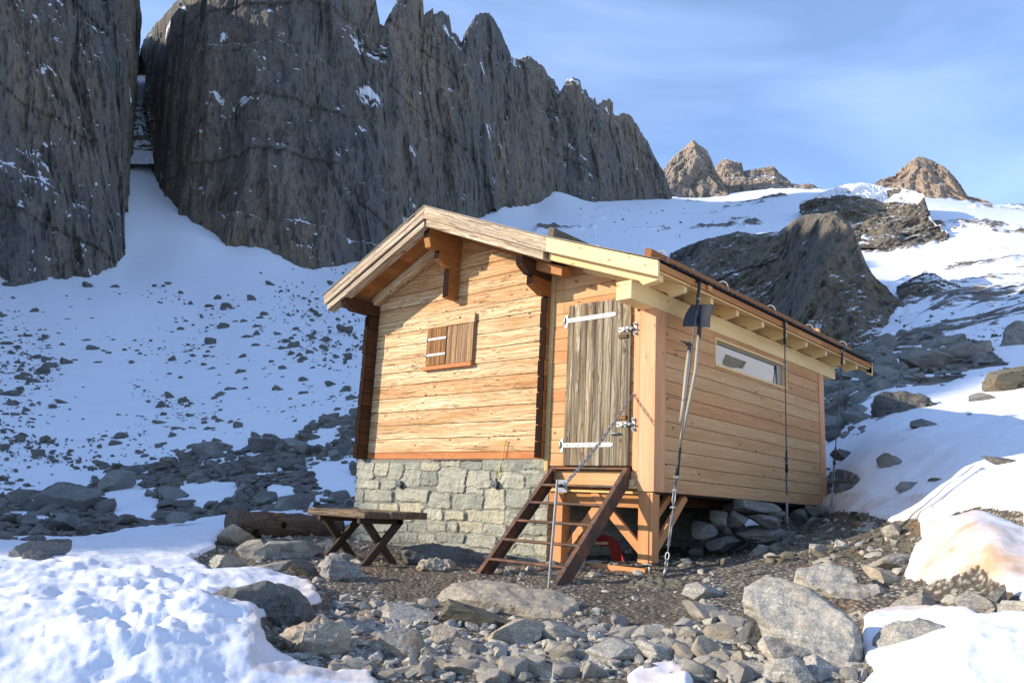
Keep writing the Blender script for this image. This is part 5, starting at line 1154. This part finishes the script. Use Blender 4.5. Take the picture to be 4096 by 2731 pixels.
# stones piled loose as piers under the hut
def z8(x, y): return (2700 + x * .5935) / 1.7415, (1900 + y * .5935) / 1.7415
for i, (a, b_, c_, d_) in enumerate([(415,175,695,245),(415,215,680,295),(330,245,480,335),(480,275,700,355),(390,340,470,375),(430,350,720,440),(245,250,340,350),(130,320,270,415),(220,390,500,525),(480,410,610,450),(105,470,230,545),(130,530,500,610),(470,440,790,605),(700,380,830,450),(660,250,730,300),(335,360,375,395),(375,375,430,405),(335,610,420,660),(420,605,515,655),(180,400,240,470),(250,170,420,250),(720,440,910,600)]):
    p, q = z8(a, b_), z8(c_, d_); B_(p[0] - 4, p[1] - 3, q[0] + 4, q[1] + 3, 'stone of the dry stacked pier under the side wall of the hut', 200 + i, M_scree, depth=1.3, r=9.7 + 0.25 * (i % 3) * (d_ - b_ < 90), sub=4, k=9, cat='stone', name='pier_stone', group='stones stacked under the side wall')
for i, (a, b_, c_, d_) in enumerate([(890,215,985,270),(895,275,1020,345),(860,335,1040,420),(1030,320,1190,400),(1000,245,1080,310),(780,240,890,350),(960,210,1090,250),(780,340,870,440)]):
    p, q = z8(a, b_), z8(c_, d_); B_(p[0] - 4, p[1] - 3, q[0] + 4, q[1] + 3, 'stone of the small heap under the far corner of the hut', 230 + i, M_scree, depth=1.2, r=11.3, sub=4, k=9, cat='stone', name='pier_stone', group='stones heaped under the far corner')

# ---- scattered stones: the largest as objects of their own, the rest as scree
def PIXN(xs, ys):
    xs = np.asarray(xs, float); ys = np.asarray(ys, float); D = np.stack([(xs * 1.7415 - 2048) / F4, (ys * 1.7415 - 1365.5) / F4, np.ones(len(xs))], -1) @ CR
    k = 1 / np.hypot(D[:, 0], D[:, 1]); az = np.arctan2(D[:, 0] * rh[0] + D[:, 1] * rh[1], D[:, 0] * fh[0] + D[:, 1] * fh[1]); sl = D[:, 2] * k
    R_ = np.geomspace(3.0, 700, 130); out = np.full(len(xs), np.nan); prev = None; done = np.zeros(len(xs), bool)
    for i, r in enumerate(R_):
        diff = CAMP[2] + sl * r - ground(az, np.full(len(az), r))
        if prev is not None:
            hit = (~done) & (diff < 0); f = prev / (prev - diff + 1e-9); out[hit] = (R_[i - 1] + f * (r - R_[i - 1]))[hit]; done |= hit
        prev = diff
    P = CAMP + D * (k * np.where(np.isnan(out), 1, out))[:, None]
    return P, out
rng = np.random.RandomState(99); STONES = []      # (zone, P, size_m, px)
def sample(zone, polys, n, smin, smax, power, holes=(), dens=None, warp=14):
    X = []; Y = []
    bx = [min(p[0] for q in polys for p in q), max(p[0] for q in polys for p in q), min(p[1] for q in polys for p in q), max(p[1] for q in polys for p in q)]
    cx = rng.uniform(bx[0], bx[1], n * 12); cy = rng.uniform(bx[2], bx[3], n * 12); Q = np.stack([cx / 60, cy / 30, np.zeros_like(cx)], -1)
    wx = cx + fbm(Q, 3, 77) * warp; wy = cy + fbm(Q, 3, 79) * warp * .5; ok = np.zeros(len(cx), bool)
    for p in polys: ok |= inpoly(wx, wy, p)
    for p in holes: ok &= ~inpoly(wx, wy, p)
    ok &= (cx > -30) & (cx < 2390) & (cy < 1600)
    if dens is not None: ok &= rng.rand(len(cx)) < dens(cx, cy)
    cx, cy = cx[ok][:n], cy[ok][:n]; u = rng.rand(len(cx)); sz = (smin ** (-power) + u * (smax ** (-power) - smin ** (-power))) ** (-1 / power)
    P, r = PIXN(cx, cy)
    for i in range(len(cx)):
        if not np.isnan(r[i]): STONES.append((zone, P[i], sz[i] / FD * r[i] / 2, sz[i] * (1.0), cx[i], cy[i]))
KEEP = [[(960,1310),(1360,1340),(1370,1430),(1200,1425),(960,1370)],[(1650,1290),(2020,1300),(2020,1570),(1940,1570),(1660,1420)],[(1340,1330),(1610,1310),(1600,1440),(1400,1455)],[(850,1290),(1110,1290),(1080,1380),(880,1380)]]
sample('bare', BARE, 4300, 5.5, 46, 1.5, KEEP, dens=lambda x, y: np.where(y > 1395, 1.0, np.where((x > 1300) & (x < 1620), 0.35, 0.55)))
sample('bare', [[(850,1390),(2000,1400),(2000,1568),(840,1568)]], 230, 34, 100, 1.2, KEEP)
sample('bare', [[(640,1500),(850,1400),(1400,1440),(1900,1480),(2010,1568),(700,1568)]], 950, 18, 64, 0.9)
sample('bare', [[(850,1290),(1110,1290),(1340,1330),(1610,1310),(1600,1440),(1100,1400)]], 260, 6, 20, 1.3)
sample('moraine', MOR, 2600, 8, 52, 1.25, MORSNOW)
def dcl(x, y): 
    Q = np.stack([x / 170 + y / 260, y / 60 - x / 500, np.zeros_like(x)], -1); f = fbm(Q, 4, 91); return np.clip((f + 0.14) * 2.2, 0.09, 1) * np.clip((y - 610) / 250, 0.12, 1)
sample('snowfield', [[(-20,650),(300,640),(850,610),(860,960),(720,975),(560,1000),(400,1060),(220,1080),(0,1135),(-20,1130)]], 2700, 3.2, 30, 1.65, dens=dcl)
sample('glacier', [[(1150,480),(1800,470),(1500,570),(1250,560)]], 90, 2.5, 9, 1.8, dens=dcl)
sample('pile', [[(1885,815),(2000,795),(2110,775),(2240,800),(2290,840),(2140,880),(2010,905),(1960,960),(1930,1000),(1885,1010)]], 420, 14, 62, 1.1)
sample('rightsnow', [[(1900,960),(2352,840),(2352,1200),(1950,1150)]], 240, 5, 40, 1.4)
sample('pile', [[(1890,900),(1990,880),(1985,1010),(1890,1020)],[(1890,1070),(1990,1095),(1950,1135),(1890,1145)]], 110, 10, 48, 1.2)
sample('slope', [[(2020,700),(2352,680),(2352,800),(2100,790)]], 420, 3, 15, 1.5)
sample('hollow', [[(1590,1290),(1900,1150),(2100,1210),(2110,1290),(1800,1310)]], 260, 8, 34, 1.4)
for i in range(160):
    a = rng.uniform(0.66, 1.35); r = 8 * math.exp(rng.uniform(0, 2.1)); x, y = world(math.sin(a) * r, math.cos(a) * r)
    STONES.append(('rightsnow', np.array([x, y, gz(x, y)]), r * rng.uniform(0.008, 0.03), 1.0, 0, 0))
ZL = {'bare': ('grey broken stone on the bare ground around the hut', 'loose stones on the bare ground before the hut', M_rock, M_rockw),
      'moraine': ('grey angular stone in the shaded boulder band left of the hut', 'stones of the boulder band left of the hut', M_scree, M_rockd),
      'snowfield': ('dark stone lying on the shaded snow slope left of the hut', 'stones scattered on the left snow slope', M_rockd, M_scree),
      'glacier': ('dark stone on the distant glacier behind the roof', 'stones on the distant glacier', M_rockd, M_rockd),
      'pile': ('grey block of the boulder pile right of the hut', 'blocks of the right boulder pile', M_scree, M_rockd),
      'rightsnow': ('dark stone showing through the snow right of the hut', 'stones in the right snowfield', M_scree, M_rockd),
      'slope': ('stone on the far snowy slope below the knoll', 'stones on the far right slope', M_rockd, M_scree),
      'hollow': ('brownish stone in the muddy hollow right of the hut', 'stones in the muddy hollow', M_rockm, M_rockd)}
BOX = [b[:4] for b in LB] + [(473,1335,722,1448),(643,1415,805,1522),(2003,1415,2238,1530),(915,1247,1130,1318),(737,1265,838,1338),(1810,1290,2055,1378)]
STONES = [s for s in STONES if not (s[3] > 42 and any(b[0] - 6 < s[4] < b[2] + 6 and b[1] - 4 < s[5] < b[3] + 14 for b in BOX))]
STONES.sort(key=lambda s: -s[3])
NI = 185
PM = {}
def place(i, s, big):
    zone, P, size, pxs, X, Y = s; r0 = random.Random(i * 7 + 1); k = r0.randrange(16)
    ex = (r0.uniform(0.8, 1.35), r0.uniform(0.7, 1.1), r0.uniform(0.45, 0.85)); a = r0.uniform(0, 6.28); t1 = r0.uniform(-.3, .3); t2 = r0.uniform(-.3, .3)
    Rm = Matrix.Rotation(a, 3, 'Z') @ Matrix.Rotation(t1, 3, 'X') @ Matrix.Rotation(t2, 3, 'Y'); return k, ex, Rm, P + np.array([0, 0, size * ex[2] * (0.55 if zone in ('moraine', 'pile') else 0.30)])
rest = {}
for i, s in enumerate(STONES):
    k, ex, Rm, c = place(i, s, i < NI); zl_ = ZL[s[0]]
    if i < NI:
        mt = zl_[2] if (i % 3) else zl_[3]; key = (k, mt.name)
        if key not in PM: V, Fc = proto(500 + k, 4, k=12, rough=0.05); PM[key] = rock_me('stone', V, Fc, mt)
        o = bpy.data.objects.new('stone', PM[key]); COL.objects.link(o); o.matrix_world = Matrix.Translation(Vector(c)) @ (Rm @ Matrix.Diagonal(Vector(ex) * s[2])).to_4x4()
        tag(o, zl_[0], 'stone', zl_[1])
    else: rest.setdefault(s[0], []).append((k, ex, Rm, c, s[2], s[3]))
for zone, L_ in rest.items():
    Vs = []; Fs = []; n0 = 0
    for (k, ex, Rm, c, size, pxs) in L_:
        V, Fc = proto(500 + k, 3 if pxs > 9 else 2, k=12, rough=0.05); A_m = np.array(Rm @ Matrix.Diagonal(Vector(ex) * size)); Vs.append(V @ A_m.T + c); Fs.append(Fc + n0); n0 += len(V)
    nm = {'bare': 'rubble', 'moraine': 'moraine_scree', 'snowfield': 'snowfield_scree', 'glacier': 'glacier_scree', 'pile': 'pile_scree', 'rightsnow': 'snow_scree', 'slope': 'slope_scree', 'hollow': 'hollow_rubble'}[zone]
    o = bpy.data.objects.new(nm, rock_me(nm, np.concatenate(Vs), np.concatenate(Fs), ZL[zone][3 if zone == 'moraine' else 2])); COL.objects.link(o); tag(o, 'small ' + ZL[zone][0].replace('stone', 'stones').replace('block ', 'rubble '), 'scree', None, 'stuff')
